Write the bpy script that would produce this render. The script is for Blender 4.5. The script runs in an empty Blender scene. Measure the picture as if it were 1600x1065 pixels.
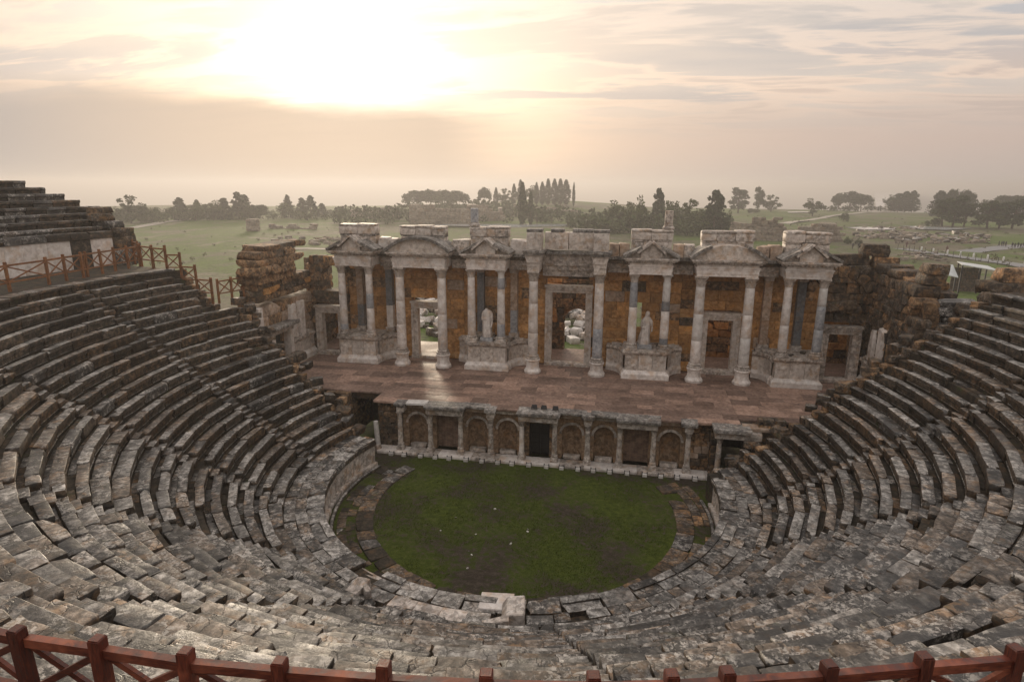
import bpy, bmesh, math, random
from mathutils import Vector, Matrix, noise
R = math.radians
rng = random.Random(7)
scene = bpy.context.scene
col = scene.collection

# ------------------------------------------------------------------ camera
HS = 3.4                                     # stage floor above the orchestra
CAM = Vector((4.19, -44.40, 16.9))
YAW, PITCH, ROLL = -0.1805, 0.2433, 0.0053
FPX = 980.74
cF = Vector((math.sin(YAW)*math.cos(PITCH), math.cos(YAW)*math.cos(PITCH), -math.sin(PITCH)))
cR0 = Vector((math.cos(YAW), -math.sin(YAW), 0)); cU0 = cR0.cross(cF)
cR = cR0*math.cos(ROLL) + cU0*math.sin(ROLL); cU = cU0*math.cos(ROLL) - cR0*math.sin(ROLL)
cam = bpy.data.cameras.new('camera'); camo = bpy.data.objects.new('camera', cam); col.objects.link(camo)
m = Matrix((cR, cU, -cF)).transposed().to_4x4(); m.translation = CAM; camo.matrix_world = m
cam.sensor_width = 36; cam.lens = FPX/1600*36; cam.clip_start = .1; cam.clip_end = 120000
scene.camera = camo

# ------------------------------------------------------------------ light
SUN_DIR = Vector((-.406, .899, .165)).normalized()          # towards the veiled low sun
SUN_EL = math.asin(SUN_DIR.z); SUN_AZ = math.atan2(SUN_DIR.x, SUN_DIR.y)
sun = bpy.data.lights.new('sun', 'SUN'); sun.energy = 2.4; sun.angle = R(11); sun.color = (1, .83, .62)
suno = bpy.data.objects.new('sun', sun); col.objects.link(suno)
suno.rotation_euler = SUN_DIR.to_track_quat('Z', 'Y').to_euler(); suno.location = (0, 0, 60)

world = bpy.data.worlds.new('World'); scene.world = world; world.use_nodes = True
def build_world():
    nt = world.node_tree; N = nt.nodes; L = nt.links; N.clear()
    def nd(t, **k):
        n = N.new(t)
        for a, b in k.items(): setattr(n, a, b)
        return n
    def val(op, a, b=None, c=None):
        n = nd('ShaderNodeMath', operation=op)
        for i, v in enumerate((a, b, c)):
            if v is None: continue
            if isinstance(v, (int, float)): n.inputs[i].default_value = v
            else: L.new(v, n.inputs[i])
        return n.outputs[0]
    def mixc(f, a, b, mode='MIX'):
        n = nd('ShaderNodeMix', data_type='RGBA', blend_type=mode)
        for s, v in ((0, f), (6, a), (7, b)):
            if isinstance(v, (int, float)): n.inputs[s].default_value = v
            elif isinstance(v, tuple): n.inputs[s].default_value = v + (1,)
            else: L.new(v, n.inputs[s])
        return n.outputs[2]
    def mrange(v, a, b, c=0, d=1, smooth=True):
        n = nd('ShaderNodeMapRange', interpolation_type='SMOOTHSTEP' if smooth else 'LINEAR')
        L.new(v, n.inputs[0])
        for i, x in enumerate((a, b, c, d)): n.inputs[i+1].default_value = x
        return n.outputs[0]
    tc = nd('ShaderNodeTexCoord'); sep = nd('ShaderNodeSeparateXYZ'); L.new(tc.outputs['Generated'], sep.inputs[0])
    z = sep.outputs[2]
    dot = nd('ShaderNodeVectorMath', operation='DOT_PRODUCT'); L.new(tc.outputs['Generated'], dot.inputs[0]); dot.inputs[1].default_value = SUN_DIR
    d = val('MAXIMUM', dot.outputs['Value'], 0)
    sky = nd('ShaderNodeTexSky', sky_type='NISHITA'); sky.sun_disc = False
    sky.sun_elevation = SUN_EL; sky.sun_rotation = SUN_AZ; sky.air_density = 1.0; sky.dust_density = 3.0
    skyc = mixc(1, sky.outputs[0], (.045, .045, .045), 'MULTIPLY')
    # cloud sheet seen in perspective: direction over (height + a little)
    zz = val('ADD', val('MAXIMUM', z, 0), .10)
    cx = val('DIVIDE', sep.outputs[0], zz); cy = val('DIVIDE', sep.outputs[1], zz)
    cv = nd('ShaderNodeCombineXYZ'); L.new(val('MULTIPLY', cx, .42), cv.inputs[0]); L.new(val('MULTIPLY', cy, 1.15), cv.inputs[1])
    n1 = nd('ShaderNodeTexNoise'); n1.inputs['Scale'].default_value = 1.9; n1.inputs['Detail'].default_value = 9; n1.inputs['Roughness'].default_value = .58; n1.inputs['Distortion'].default_value = .35
    L.new(cv.outputs[0], n1.inputs['Vector'])
    n2 = nd('ShaderNodeTexNoise'); n2.inputs['Scale'].default_value = .75; n2.inputs['Detail'].default_value = 5
    L.new(cv.outputs[0], n2.inputs['Vector'])
    # clear air between the clouds
    ramp = nd('ShaderNodeValToRGB'); L.new(z, ramp.inputs[0])
    e = ramp.color_ramp.elements
    e[0].position = 0; e[0].color = (.46, .395, .365, 1)
    e[1].position = 1; e[1].color = (1.08, 1.10, 1.15, 1)
    for p, c in ((.06, (.55, .41, .355)), (.13, (.53, .425, .375)), (.22, (.43, .44, .465)), (.38, (.53, .54, .56)), (.6, (.90, .92, .96))):
        q = e.new(p); q.color = c + (1,)
    base = mixc(.82, skyc, ramp.outputs[0])
    # clouds: lit rims and grey bodies
    cl = mrange(n1.outputs[0], .46, .56)
    big = mrange(n2.outputs[0], .40, .62)
    hi = mrange(z, .05, .15)
    camt = val('MULTIPLY', val('MULTIPLY', cl, hi), .9)
    body = mixc(big, (.54, .47, .41), (.375, .36, .36))
    c1 = mixc(camt, base, body)
    # rims, a little brighter where the sheet thins
    rim = val('MULTIPLY', val('MULTIPLY', mrange(n1.outputs[0], .40, .47), mrange(n1.outputs[0], .56, .48)), hi)
    c1 = mixc(val('MULTIPLY', rim, .45), c1, (.80, .62, .48))
    # glow round the veiled sun, broken by the clouds
    g1 = val('POWER', d, 34); g2 = val('POWER', d, 7); g3 = val('POWER', d, 170)
    thin = mrange(n1.outputs[0], .62, .40, .70, 1.12)
    c2 = mixc(1, c1, mixc(1, (.30, .205, .115), g2, 'MULTIPLY'), 'ADD')
    gl = mixc(1, mixc(1, (.34, .29, .215), g1, 'MULTIPLY'), mixc(1, (.50, .47, .42), g3, 'MULTIPLY'), 'ADD')
    gl = mixc(1, gl, thin, 'MULTIPLY')
    c2 = mixc(1, c2, gl, 'ADD')
    # low grey bank of haze and cloud with a wavy top, lying along the valley
    nb = nd('ShaderNodeTexNoise'); nb.inputs['Scale'].default_value = 3.2; nb.inputs['Detail'].default_value = 6
    sc = nd('ShaderNodeVectorMath', operation='MULTIPLY'); L.new(tc.outputs['Generated'], sc.inputs[0]); sc.inputs[1].default_value = (1, 1, 3.2)
    L.new(sc.outputs[0], nb.inputs['Vector'])
    edge = val('ADD', z, val('MULTIPLY', val('SUBTRACT', nb.outputs[0], .5), -.085))
    west = mrange(sep.outputs[0], -.30, -.12, 1, .0)
    bank = mrange(edge, .138, .088)
    bank = val('MULTIPLY', bank, val('ADD', val('MULTIPLY', west, .62), .32))
    bankc = mixc(mrange(d, .88, 1.0), (.365, .325, .30), (.58, .45, .34))
    c3 = mixc(bank, c2, bankc)
    # below the horizon only the hidden far side of the earth
    c4 = mixc(mrange(z, -.02, -.10), c3, (.16, .14, .11))
    bg = nd('ShaderNodeBackground'); L.new(c4, bg.inputs[0]); bg.inputs[1].default_value = 1.0
    out = nd('ShaderNodeOutputWorld'); L.new(bg.outputs[0], out.inputs[0])
build_world()
scene.view_settings.view_transform = 'Standard'; scene.view_settings.look = 'None'
scene.view_settings.exposure = 0.42; scene.view_settings.gamma = 1.0
scene.cycles.max_bounces = 6; scene.cycles.diffuse_bounces = 3; scene.cycles.volume_bounces = 0
scene.cycles.use_denoising = True

# ------------------------------------------------------------------ materials
def mat_base(name):
    m = bpy.data.materials.new(name); m.use_nodes = True
    nt = m.node_tree; nt.nodes.clear()
    o = nt.nodes.new('ShaderNodeOutputMaterial'); b = nt.nodes.new('ShaderNodeBsdfPrincipled')
    nt.links.new(b.outputs[0], o.inputs[0])
    return m, nt, b
class NT:
    def __init__(s, nt): s.nt = nt; s.N = nt.nodes; s.L = nt.links
    def inp(s, sock, v):
        if isinstance(v, (int, float)): sock.default_value = v
        elif isinstance(v, tuple): sock.default_value = (v + (1,)) if len(sock.default_value) == 4 and len(v) == 3 else v
        else: s.L.new(v, sock)
    def pos(s, rnd=True, sc=(1, 1, 1)):
        g = s.N.new('ShaderNodeNewGeometry'); v = g.outputs['Position']
        if sc != (1, 1, 1):
            q = s.N.new('ShaderNodeVectorMath'); q.operation = 'MULTIPLY'; s.L.new(v, q.inputs[0]); q.inputs[1].default_value = sc; v = q.outputs[0]
        if rnd:
            oi = s.N.new('ShaderNodeObjectInfo'); a = s.N.new('ShaderNodeVectorMath'); a.operation = 'MULTIPLY_ADD'
            c = s.N.new('ShaderNodeCombineXYZ')
            for i in range(3): s.L.new(oi.outputs['Random'], c.inputs[i])
            s.L.new(c.outputs[0], a.inputs[0]); a.inputs[1].default_value = (91, 57, 133); s.L.new(v, a.inputs[2]); v = a.outputs[0]
        return v
    def rand(s): return s.N.new('ShaderNodeObjectInfo').outputs['Random']
    def noise(s, v, scale, detail=5, rough=.55, dist=0):
        n = s.N.new('ShaderNodeTexNoise'); s.L.new(v, n.inputs['Vector'])
        n.inputs['Scale'].default_value = scale; n.inputs['Detail'].default_value = detail; n.inputs['Roughness'].default_value = rough; n.inputs['Distortion'].default_value = dist
        return n.outputs[0]
    def voro(s, v, scale, feat='F1'):
        n = s.N.new('ShaderNodeTexVoronoi'); n.feature = feat; s.L.new(v, n.inputs['Vector']); n.inputs['Scale'].default_value = scale
        return n.outputs['Distance']
    def math(s, op, a, b=0, c=0):
        n = s.N.new('ShaderNodeMath'); n.operation = op
        for i, v in enumerate((a, b, c)): s.inp(n.inputs[i], v)
        return n.outputs[0]
    def ramp(s, f, stops):
        n = s.N.new('ShaderNodeValToRGB'); s.L.new(f, n.inputs[0]); e = n.color_ramp.elements
        for i, (p, c) in enumerate(stops):
            q = e[i] if i < 2 else e.new(p)
            q.position = p; q.color = c + (1,)
        return n.outputs[0]
    def mix(s, f, a, b, mode='MIX'):
        n = s.N.new('ShaderNodeMix'); n.data_type = 'RGBA'; n.blend_type = mode
        s.inp(n.inputs[0], f); s.inp(n.inputs[6], a); s.inp(n.inputs[7], b)
        return n.outputs[2]
    def step(s, v, a, b, lo=0, hi=1):
        n = s.N.new('ShaderNodeMapRange'); n.interpolation_type = 'SMOOTHSTEP'; s.L.new(v, n.inputs[0])
        for i, x in enumerate((a, b, lo, hi)): n.inputs[i+1].default_value = x
        return n.outputs[0]
    def bump(s, b, h, strength=.5, dist=.02):
        n = s.N.new('ShaderNodeBump'); s.L.new(h, n.inputs['Height']); n.inputs['Strength'].default_value = strength; n.inputs['Distance'].default_value = dist
        s.L.new(n.outputs[0], b.inputs['Normal'])

def stone(name, dark, mid, light, ochre=(.26, .14, .06), oc=.3, lich=.0, black=.0, scale=1., rough=.75, wet=0., bump=.6, rnd=.3, moss=0., spec=.35, bd=.03, riser=None, crack=0.):
    m, nt, b = mat_base(name); t = NT(nt); v = t.pos()
    n1 = t.noise(v, .7*scale, 4); n2 = t.noise(v, 4.2*scale, 8, .62, .3); n3 = t.noise(v, 26*scale, 6, .7)
    f = t.math('ADD', t.math('MULTIPLY', n2, .62), t.math('ADD', t.math('MULTIPLY', n1, .26), t.math('MULTIPLY', n3, .12)))
    c = t.ramp(f, [(.36, dark), (.50, mid), (.63, light)])
    if oc: c = t.mix(t.math('MULTIPLY', t.step(t.noise(v, 1.7*scale, 5, .6), .50, .66), oc), c, ochre)
    if black: c = t.mix(t.math('MULTIPLY', t.step(t.noise(v, 3.0*scale, 9, .74, .4), .475, .545), black), c, (.022, .021, .020))
    if lich:
        zone = t.step(t.noise(v, 1.15*scale, 4, .6), .44, .60)
        c = t.mix(t.math('MULTIPLY', t.math('MULTIPLY', t.step(t.noise(v, 6.5*scale, 9, .78, .3), .50, .56), zone), lich), c, (.47, .44, .40))
    if moss: c = t.mix(t.math('MULTIPLY', t.step(t.noise(v, 1.3*scale, 6, .6), .58, .70), moss), c, (.055, .07, .018))
    if crack:
        dv = t.N.new('ShaderNodeVectorMath'); dv.operation = 'MULTIPLY_ADD'; nz = t.N.new('ShaderNodeTexNoise'); nz.inputs['Scale'].default_value = 2.2; nz.inputs['Detail'].default_value = 5; t.L.new(v, nz.inputs['Vector'])
        t.L.new(nz.outputs['Color'], dv.inputs[0]); dv.inputs[1].default_value = (.55, .55, .55); t.L.new(v, dv.inputs[2])
        cr = t.math('MULTIPLY', t.step(t.voro(dv.outputs[0], 1.25, 'DISTANCE_TO_EDGE'), .022, .006), t.step(n1, .42, .52))
        c = t.mix(t.math('MULTIPLY', cr, crack), c, (.012, .010, .008)); n2 = t.math('SUBTRACT', n2, t.math('MULTIPLY', cr, .5))
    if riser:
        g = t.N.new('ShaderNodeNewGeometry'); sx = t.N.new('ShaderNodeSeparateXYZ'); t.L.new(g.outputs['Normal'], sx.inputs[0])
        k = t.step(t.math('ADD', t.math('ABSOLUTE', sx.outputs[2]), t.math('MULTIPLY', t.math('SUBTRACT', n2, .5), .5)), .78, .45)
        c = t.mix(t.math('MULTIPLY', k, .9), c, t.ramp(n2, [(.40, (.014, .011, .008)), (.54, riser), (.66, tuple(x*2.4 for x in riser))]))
    if rnd:
        r = t.rand(); c = t.mix(1, c, t.ramp(r, [(0, (1-rnd, 1-rnd, 1-rnd)), (1, (1+rnd, 1+rnd*.95, 1+rnd*.9))]), 'MULTIPLY')
    t.L.new(c, b.inputs['Base Color'])
    if wet: t.L.new(t.step(t.noise(v, 1.1*scale, 5), .40, .62, rough-wet, rough), b.inputs['Roughness'])
    else: b.inputs['Roughness'].default_value = rough
    b.inputs['Specular IOR Level'].default_value = spec
    h = t.math('ADD', t.math('MULTIPLY', n2, .75), t.math('MULTIPLY', n3, .28))
    t.bump(b, h, bump, bd)
    return m
def plain(name, c, rough=.6, metal=0, var=.15, scale=6, emit=None):
    m, nt, b = mat_base(name); t = NT(nt); v = t.pos()
    n = t.noise(v, scale, 5)
    lo = tuple(x*(1-var) for x in c); hi = tuple(min(1, x*(1+var)) for x in c)
    t.L.new(t.ramp(n, [(.3, lo), (.7, hi)]), b.inputs['Base Color'])
    b.inputs['Roughness'].default_value = rough; b.inputs['Metallic'].default_value = metal
    return m

MT = {}
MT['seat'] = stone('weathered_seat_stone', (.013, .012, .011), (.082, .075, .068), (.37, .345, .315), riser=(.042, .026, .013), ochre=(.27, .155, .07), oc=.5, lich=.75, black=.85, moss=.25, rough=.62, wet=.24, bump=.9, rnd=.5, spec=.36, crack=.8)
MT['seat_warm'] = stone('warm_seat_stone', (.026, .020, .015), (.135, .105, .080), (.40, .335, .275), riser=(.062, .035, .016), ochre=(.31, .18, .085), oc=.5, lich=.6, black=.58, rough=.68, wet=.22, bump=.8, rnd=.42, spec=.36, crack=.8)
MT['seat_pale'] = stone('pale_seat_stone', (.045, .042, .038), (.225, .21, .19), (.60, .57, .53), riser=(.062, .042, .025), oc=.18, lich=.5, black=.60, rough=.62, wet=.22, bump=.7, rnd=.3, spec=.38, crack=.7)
MT['seat_black'] = stone('lichen_black_seat_stone', (.014, .0135, .013), (.050, .047, .044), (.17, .16, .145), oc=.15, lich=.85, black=.5, rough=.6, wet=.2, bump=1., rnd=.3, spec=.45)
MT['earth'] = stone('dark_earth', (.012, .010, .007), (.034, .027, .019), (.075, .058, .040), oc=.2, moss=.6, rough=.95, bump=1, rnd=0)
MT['rough'] = stone('eroded_orange_masonry', (.05, .03, .016), (.25, .148, .075), (.46, .30, .165), ochre=(.42, .21, .08), oc=.5, lich=.18, black=.66, rough=.85, bump=1., rnd=.35, moss=.3, bd=.05)
MT['rough_dark'] = stone('dark_eroded_masonry', (.022, .017, .013), (.095, .066, .042), (.22, .155, .10), ochre=(.33, .16, .05), oc=.4, lich=.22, black=.65, rough=.85, bump=1., rnd=.35, moss=.35, bd=.05)
MT['ashlar'] = stone('orange_ashlar', (.16, .078, .026), (.44, .222, .078), (.60, .37, .17), ochre=(.60, .28, .07), oc=.6, black=.17, rough=.8, bump=.7, rnd=.28)
MT['ashlar_pale'] = stone('pale_pink_ashlar', (.20, .14, .10), (.42, .31, .23), (.55, .44, .35), ochre=(.42, .22, .10), oc=.45, black=.2, rough=.75, bump=.5, rnd=.15)
MT['marble'] = stone('weathered_marble', (.42, .36, .32), (.68, .615, .56), (.80, .755, .71), ochre=(.52, .35, .22), oc=.55, black=.12, scale=.7, rough=.6, bump=.45, rnd=.12, spec=.4)
MT['marble_dirty'] = stone('stained_marble', (.17, .138, .11), (.50, .435, .38), (.70, .64, .58), ochre=(.43, .27, .15), oc=.55, black=.42, scale=.9, rough=.65, bump=.6, rnd=.15, moss=.15)
MT['carved'] = stone('carved_marble_relief', (.26, .21, .17), (.56, .49, .43), (.70, .64, .58), ochre=(.46, .29, .16), oc=.5, black=.16, scale=.9, rough=.65, bump=.6, rnd=.1, bd=.03)
MT['grey_marble'] = stone('blue_grey_marble', (.17, .175, .185), (.33, .335, .35), (.48, .475, .47), ochre=(.4, .33, .27), oc=.2, scale=1.3, rough=.5, bump=.3, rnd=.12)
MT['dark_pillar'] = stone('slate_blue_marble', (.075, .08, .087), (.15, .157, .168), (.24, .243, .248), ochre=(.25, .17, .10), oc=.3, scale=1.2, rough=.55, bump=.3, rnd=.15)
MT['pale_patch'] = stone('fresh_marble_patch', (.40, .37, .34), (.60, .565, .525), (.70, .67, .63), oc=.15, rough=.55, bump=.25, rnd=.1)
MT['cornice_top'] = stone('lichened_cornice_top', (.06, .055, .05), (.22, .20, .18), (.47, .44, .40), oc=.2, lich=.5, black=.55, rough=.7, bump=.9, rnd=.2)
MT['brick'] = None
def stage_floor_mat():
    m, nt, b = mat_base('wet_stage_paving'); t = NT(nt); v = t.pos()
    vw = t.pos(rnd=False)
    n1 = t.noise(v, .8, 5); n2 = t.noise(v, 5, 8, .65); n3 = t.noise(vw, 22, 5, .7)
    f = t.math('ADD', t.math('MULTIPLY', n2, .6), t.math('MULTIPLY', n1, .4))
    c = t.ramp(f, [(.36, (.10, .062, .045)), (.5, (.235, .150, .112)), (.64, (.37, .255, .20))])
    c = t.mix(1, c, t.ramp(t.rand(), [(0, (.60, .58, .57)), (.6, (.95, .94, .93)), (1, (1.45, 1.43, 1.4))]), 'MULTIPLY')
    t.L.new(c, b.inputs['Base Color'])
    pud = t.noise(vw, .33, 4, .5, .4)
    t.L.new(t.step(t.math('ADD', pud, t.math('MULTIPLY', n2, .12)), .46, .66, .68, .52), b.inputs['Roughness'])
    b.inputs['Specular IOR Level'].default_value = .5
    t.bump(b, t.math('ADD', n2, t.math('MULTIPLY', n3, .5)), .35, .012)
    return m
MT['stage'] = stage_floor_mat()
def brick_mat():
    m, nt, b = mat_base('thin_old_brick'); t = NT(nt)
    g = t.N.new('ShaderNodeNewGeometry'); s = t.N.new('ShaderNodeSeparateXYZ'); t.L.new(g.outputs['Position'], s.inputs[0])
    c = t.N.new('ShaderNodeCombineXYZ'); t.L.new(s.outputs[0], c.inputs[0]); t.L.new(s.outputs[2], c.inputs[1])
    br = t.N.new('ShaderNodeTexBrick'); t.L.new(c.outputs[0], br.inputs['Vector'])
    for k, x in (('Scale', 1), ('Mortar Size', .012), ('Brick Width', .36), ('Row Height', .085)): br.inputs[k].default_value = x
    br.inputs['Color1'].default_value = (.25, .15, .10, 1); br.inputs['Color2'].default_value = (.34, .23, .165, 1); br.inputs['Mortar'].default_value = (.12, .09, .07, 1)
    n = t.noise(t.pos(False), 2.2, 7, .65)
    t.L.new(t.mix(1, br.outputs[0], t.ramp(n, [(.35, (.45, .42, .4)), (.62, (1.1, 1.1, 1.1))]), 'MULTIPLY'), b.inputs['Base Color'])
    b.inputs['Roughness'].default_value = .9; t.bump(b, t.math('ADD', br.outputs['Fac'], n), -.4, .02)
    return m
MT['brick'] = brick_mat()
def grass_ground_mat():
    m, nt, b = mat_base('mossy_orchestra_ground'); t = NT(nt); v = t.pos(False)
    a = t.noise(v, .28, 5, .6, .3); f = t.noise(v, 3.5, 8, .7); g = t.noise(v, 24, 5, .7)
    green = t.ramp(t.math('ADD', t.math('MULTIPLY', f, .6), t.math('MULTIPLY', g, .4)), [(.36, (.020, .027, .003)), (.52, (.056, .074, .008)), (.66, (.115, .135, .020))])
    brown = t.ramp(t.math('ADD', t.math('MULTIPLY', f, .6), t.math('MULTIPLY', g, .4)), [(.36, (.018, .013, .009)), (.52, (.052, .040, .029)), (.66, (.105, .084, .066))])
    k = t.step(t.math('ADD', a, t.math('MULTIPLY', t.math('SUBTRACT', f, .5), .9)), .46, .62)
    t.L.new(t.mix(k, green, brown), b.inputs['Base Color'])
    b.inputs['Roughness'].default_value = .95; b.inputs['Specular IOR Level'].default_value = .2
    t.bump(b, t.math('ADD', f, g), .8, .05)
    return m
MT['orch'] = grass_ground_mat()
def blade_mat(name, c1, c2):
    m, nt, b = mat_base(name); t = NT(nt); v = t.pos(False)
    t.L.new(t.ramp(t.noise(v, 1.6, 5), [(.35, c1), (.65, c2)]), b.inputs['Base Color'])
    b.inputs['Roughness'].default_value = .85; b.inputs['Specular IOR Level'].default_value = .2
    return m
MT['blade'] = blade_mat('grass_blades', (.042, .060, .006), (.105, .128, .016))
MT['wood'] = stone('red_brown_timber', (.055, .013, .007), (.115, .026, .012), (.19, .050, .022), oc=.35, ochre=(.20, .085, .035), scale=1.2, rough=.5, bump=.25, rnd=.12, spec=.35, bd=.008)
def wood_mat(name, c1, c2, c3, sc):
    m, nt, b = mat_base(name); t = NT(nt); v = t.pos(sc=sc); w = t.pos()
    g = t.noise(v, 6, 6, .65, .6); s = t.noise(w, 1.6, 5)
    c = t.ramp(g, [(.36, c1), (.52, c2), (.66, c3)]); c = t.mix(t.step(s, .52, .70, 0, .5), c, tuple(x*1.7+.02 for x in c3))
    c = t.mix(1, c, t.ramp(t.rand(), [(0, (.75, .75, .75)), (1, (1.25, 1.2, 1.15))]), 'MULTIPLY')
    t.L.new(c, b.inputs['Base Color']); t.L.new(t.step(g, .35, .65, .42, .68), b.inputs['Roughness']); t.bump(b, g, .5, .006)
    return m
MT['wood'] = wood_mat('red_brown_rail_timber', (.030, .007, .004), (.088, .016, .007), (.17, .045, .018), (1.2, 1.2, 14))
MT['wood_post'] = wood_mat('red_brown_post_timber', (.030, .007, .004), (.088, .015, .0065), (.16, .038, .015), (14, 14, 1.2))
MT['wood_orange'] = stone('orange_brown_timber', (.10, .038, .014), (.20, .080, .028), (.30, .13, .05), oc=.2, scale=1.2, rough=.6, bump=.25, rnd=.12, bd=.008)
MT['metal_dark'] = plain('dark_metal', (.03, .03, .032), .5, .6)
MT['black'] = plain('black_plastic_and_shade', (.015, .015, .016), .45)
MT['white'] = plain('white_paint', (.72, .72, .70), .5)

# ------------------------------------------------------------------ geometry helpers
def link(o, parent=None):
    col.objects.link(o)
    if parent is not None: o.parent = parent
    return o
def tag(o, label=None, cat=None, group=None, kind=None):
    if label: o['label'] = label
    if cat: o['category'] = cat
    if group: o['group'] = group
    if kind: o['kind'] = kind
    return o
def empty(name, loc, label, cat, group=None, rz=0):
    o = bpy.data.objects.new(name, None); o.location = loc; o.rotation_euler.z = rz; o.empty_display_size = .3
    col.objects.link(o); return tag(o, label, cat, group, 'thing')
class MB:
    """collects shapes for ONE mesh object"""
    def __init__(s): s.v = []; s.f = []
    def add(s, vs, fs):
        n = len(s.v); s.v += [tuple(p) for p in vs]; s.f += [tuple(i+n for i in f) for f in fs]
    def box(s, x0, x1, y0, y1, z0, z1):
        s.add([(x0,y0,z0),(x1,y0,z0),(x1,y1,z0),(x0,y1,z0),(x0,y0,z1),(x1,y0,z1),(x1,y1,z1),(x0,y1,z1)],
              [(0,3,2,1),(4,5,6,7),(0,1,5,4),(1,2,6,5),(2,3,7,6),(3,0,4,7)])
    def prism(s, poly, y0, y1):            # polygon in x,z pushed along y (given anticlockwise seen from -y)
        n = len(poly)
        s.add([(x, y0, z) for x, z in poly] + [(x, y1, z) for x, z in poly],
              [tuple(range(n)), tuple(reversed(range(n, 2*n)))] + [(i, i+n, (i+1) % n+n, (i+1) % n) for i in range(n)])
    def bar(s, a, b, w, h):                # a beam between two points, w across, h up
        a = Vector(a); b = Vector(b); d = (b-a).normalized(); up = Vector((0,0,1))
        if abs(d.z) > .98: up = Vector((0,1,0))
        sd = d.cross(up).normalized()*w/2; u = sd.cross(d).normalized()*h/2
        s.add([a-sd-u, a+sd-u, a+sd+u, a-sd+u, b-sd-u, b+sd-u, b+sd+u, b-sd+u],
              [(0,1,2,3),(7,6,5,4),(0,4,5,1),(1,5,6,2),(2,6,7,3),(3,7,4,0)])
    def lathe(s, prof, n=20, cx=0, cy=0, a0=0, a1=2*math.pi, caps=True):
        full = abs(a1-a0-2*math.pi) < 1e-6; k = n if full else n+1; vs = []
        for r, z in prof:
            for i in range(k):
                a = a0+(a1-a0)*i/n; vs.append((cx+r*math.cos(a), cy+r*math.sin(a), z))
        fs = []
        for j in range(len(prof)-1):
            for i in range(n):
                i2 = (i+1) % k; fs.append((j*k+i, j*k+i2, (j+1)*k+i2, (j+1)*k+i))
        if caps and full: fs += [tuple(reversed(range(k))), tuple(range((len(prof)-1)*k, len(prof)*k))]
        s.add(vs, fs)
    def build(s, name, mat, parent=None, smooth=False, loc=(0,0,0)):
        me = bpy.data.meshes.new(name); me.from_pydata(s.v, [], s.f); me.materials.append(mat)
        if smooth: me.shade_smooth()
        o = bpy.data.objects.new(name, me); o.location = loc; return link(o, parent)

# worn blocks: unit meshes (x,y in -.5..+.5, z 0..1) shared by all stones of a kind
def worn_block(seed, wear, edge, chips, lip=0):
    r = random.Random(seed)
    xs = [-.5, -.5+edge*.55, -.22+r.uniform(-.08,.08), .2+r.uniform(-.08,.08), .5-edge*.55, .5]
    ys = [-.5, -.5+edge, r.uniform(-.1,.1), .5-edge, .5]; zs = [0, .48, 1-edge, 1] if not lip else [0, .52, .66, 1-edge*.9, 1]
    idx = {}; V = []; F = []
    def vid(i, j, k):
        if (i,j,k) not in idx:
            idx[(i,j,k)] = len(V); V.append(Vector((xs[i], ys[j], zs[k])))
        return idx[(i,j,k)]
    X, Y, Z = len(xs)-1, len(ys)-1, len(zs)-1
    for i in range(X):
        for j in range(Y):
            F.append((vid(i,j,Z), vid(i+1,j,Z), vid(i+1,j+1,Z), vid(i,j+1,Z)))
            F.append((vid(i,j,0), vid(i,j+1,0), vid(i+1,j+1,0), vid(i+1,j,0)))
    for i in range(X):
        for k in range(Z):
            F.append((vid(i,0,k), vid(i+1,0,k), vid(i+1,0,k+1), vid(i,0,k+1)))
            F.append((vid(i,Y,k), vid(i,Y,k+1), vid(i+1,Y,k+1), vid(i+1,Y,k)))
    for j in range(Y):
        for k in range(Z):
            F.append((vid(0,j,k), vid(0,j,k+1), vid(0,j+1,k+1), vid(0,j+1,k)))
            F.append((vid(X,j,k), vid(X,j+1,k), vid(X,j+1,k+1), vid(X,j,k+1)))
    cs = [Vector((r.choice((-.5,.5)), r.choice((-.5,.5)), r.choice((0, 1, 1)))) for _ in range(chips)]
    for (i,j,k), q in idx.items():
        p = V[q]; ext = (i in (0,X)) + (j in (0,Y)) + (k in (0,Z)); s = Vector((1,1,1))
        if ext >= 2: s *= 1 - edge*.62*(ext-1)
        c0 = Vector((0,0,.5)); d = p-c0; p2 = Vector((d.x*s.x, d.y*s.y, d.z*s.z))+c0
        o = Vector((seed*3.1, seed*1.7, 5.3))
        nv = Vector((noise.noise(p*2.6+o), noise.noise(p*2.6+o*2), noise.noise(p*2.3+o*3)))
        p2 += Vector((nv.x*wear*.7, nv.y*wear, nv.z*wear))
        for c in cs:
            g = max(0, 1-(p-c).length/.45)
            if g: p2 += (c0-p2)*g*r.uniform(.12, .30)
        if lip and j <= 1 and k <= 1: p2.y += lip*(1 if j == 0 else .55)
        V[q] = p2
    return [tuple(p) for p in V], F
UNIT = {}
for kind, n, wear, edge, chips, lip in (('seat', 18, .040, .032, 1, .20), ('ruin', 18, .095, .032, 3, 0), ('ashlar', 8, .020, .022, 0, 0), ('slab', 10, .035, .03, 1, 0), ('cut', 6, .008, .014, 0, 0), ('worn', 14, .055, .030, 2, 0)):
    UNIT[kind] = [worn_block(100*len(UNIT)+i, wear, edge, chips if i % 2 else max(0, chips-1), lip) for i in range(n)]
_cache = {}
def unit_mesh(kind, mat):
    i = rng.randrange(len(UNIT[kind])); key = (kind, i, mat.name)
    if key not in _cache:
        me = bpy.data.meshes.new(kind + '_stone'); me.from_pydata(UNIT[kind][i][0], [], UNIT[kind][i][1])
        me.materials.append(mat); me.shade_smooth(); me.set_sharp_from_angle(angle=R(38)); _cache[key] = me
    return _cache[key]
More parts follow.
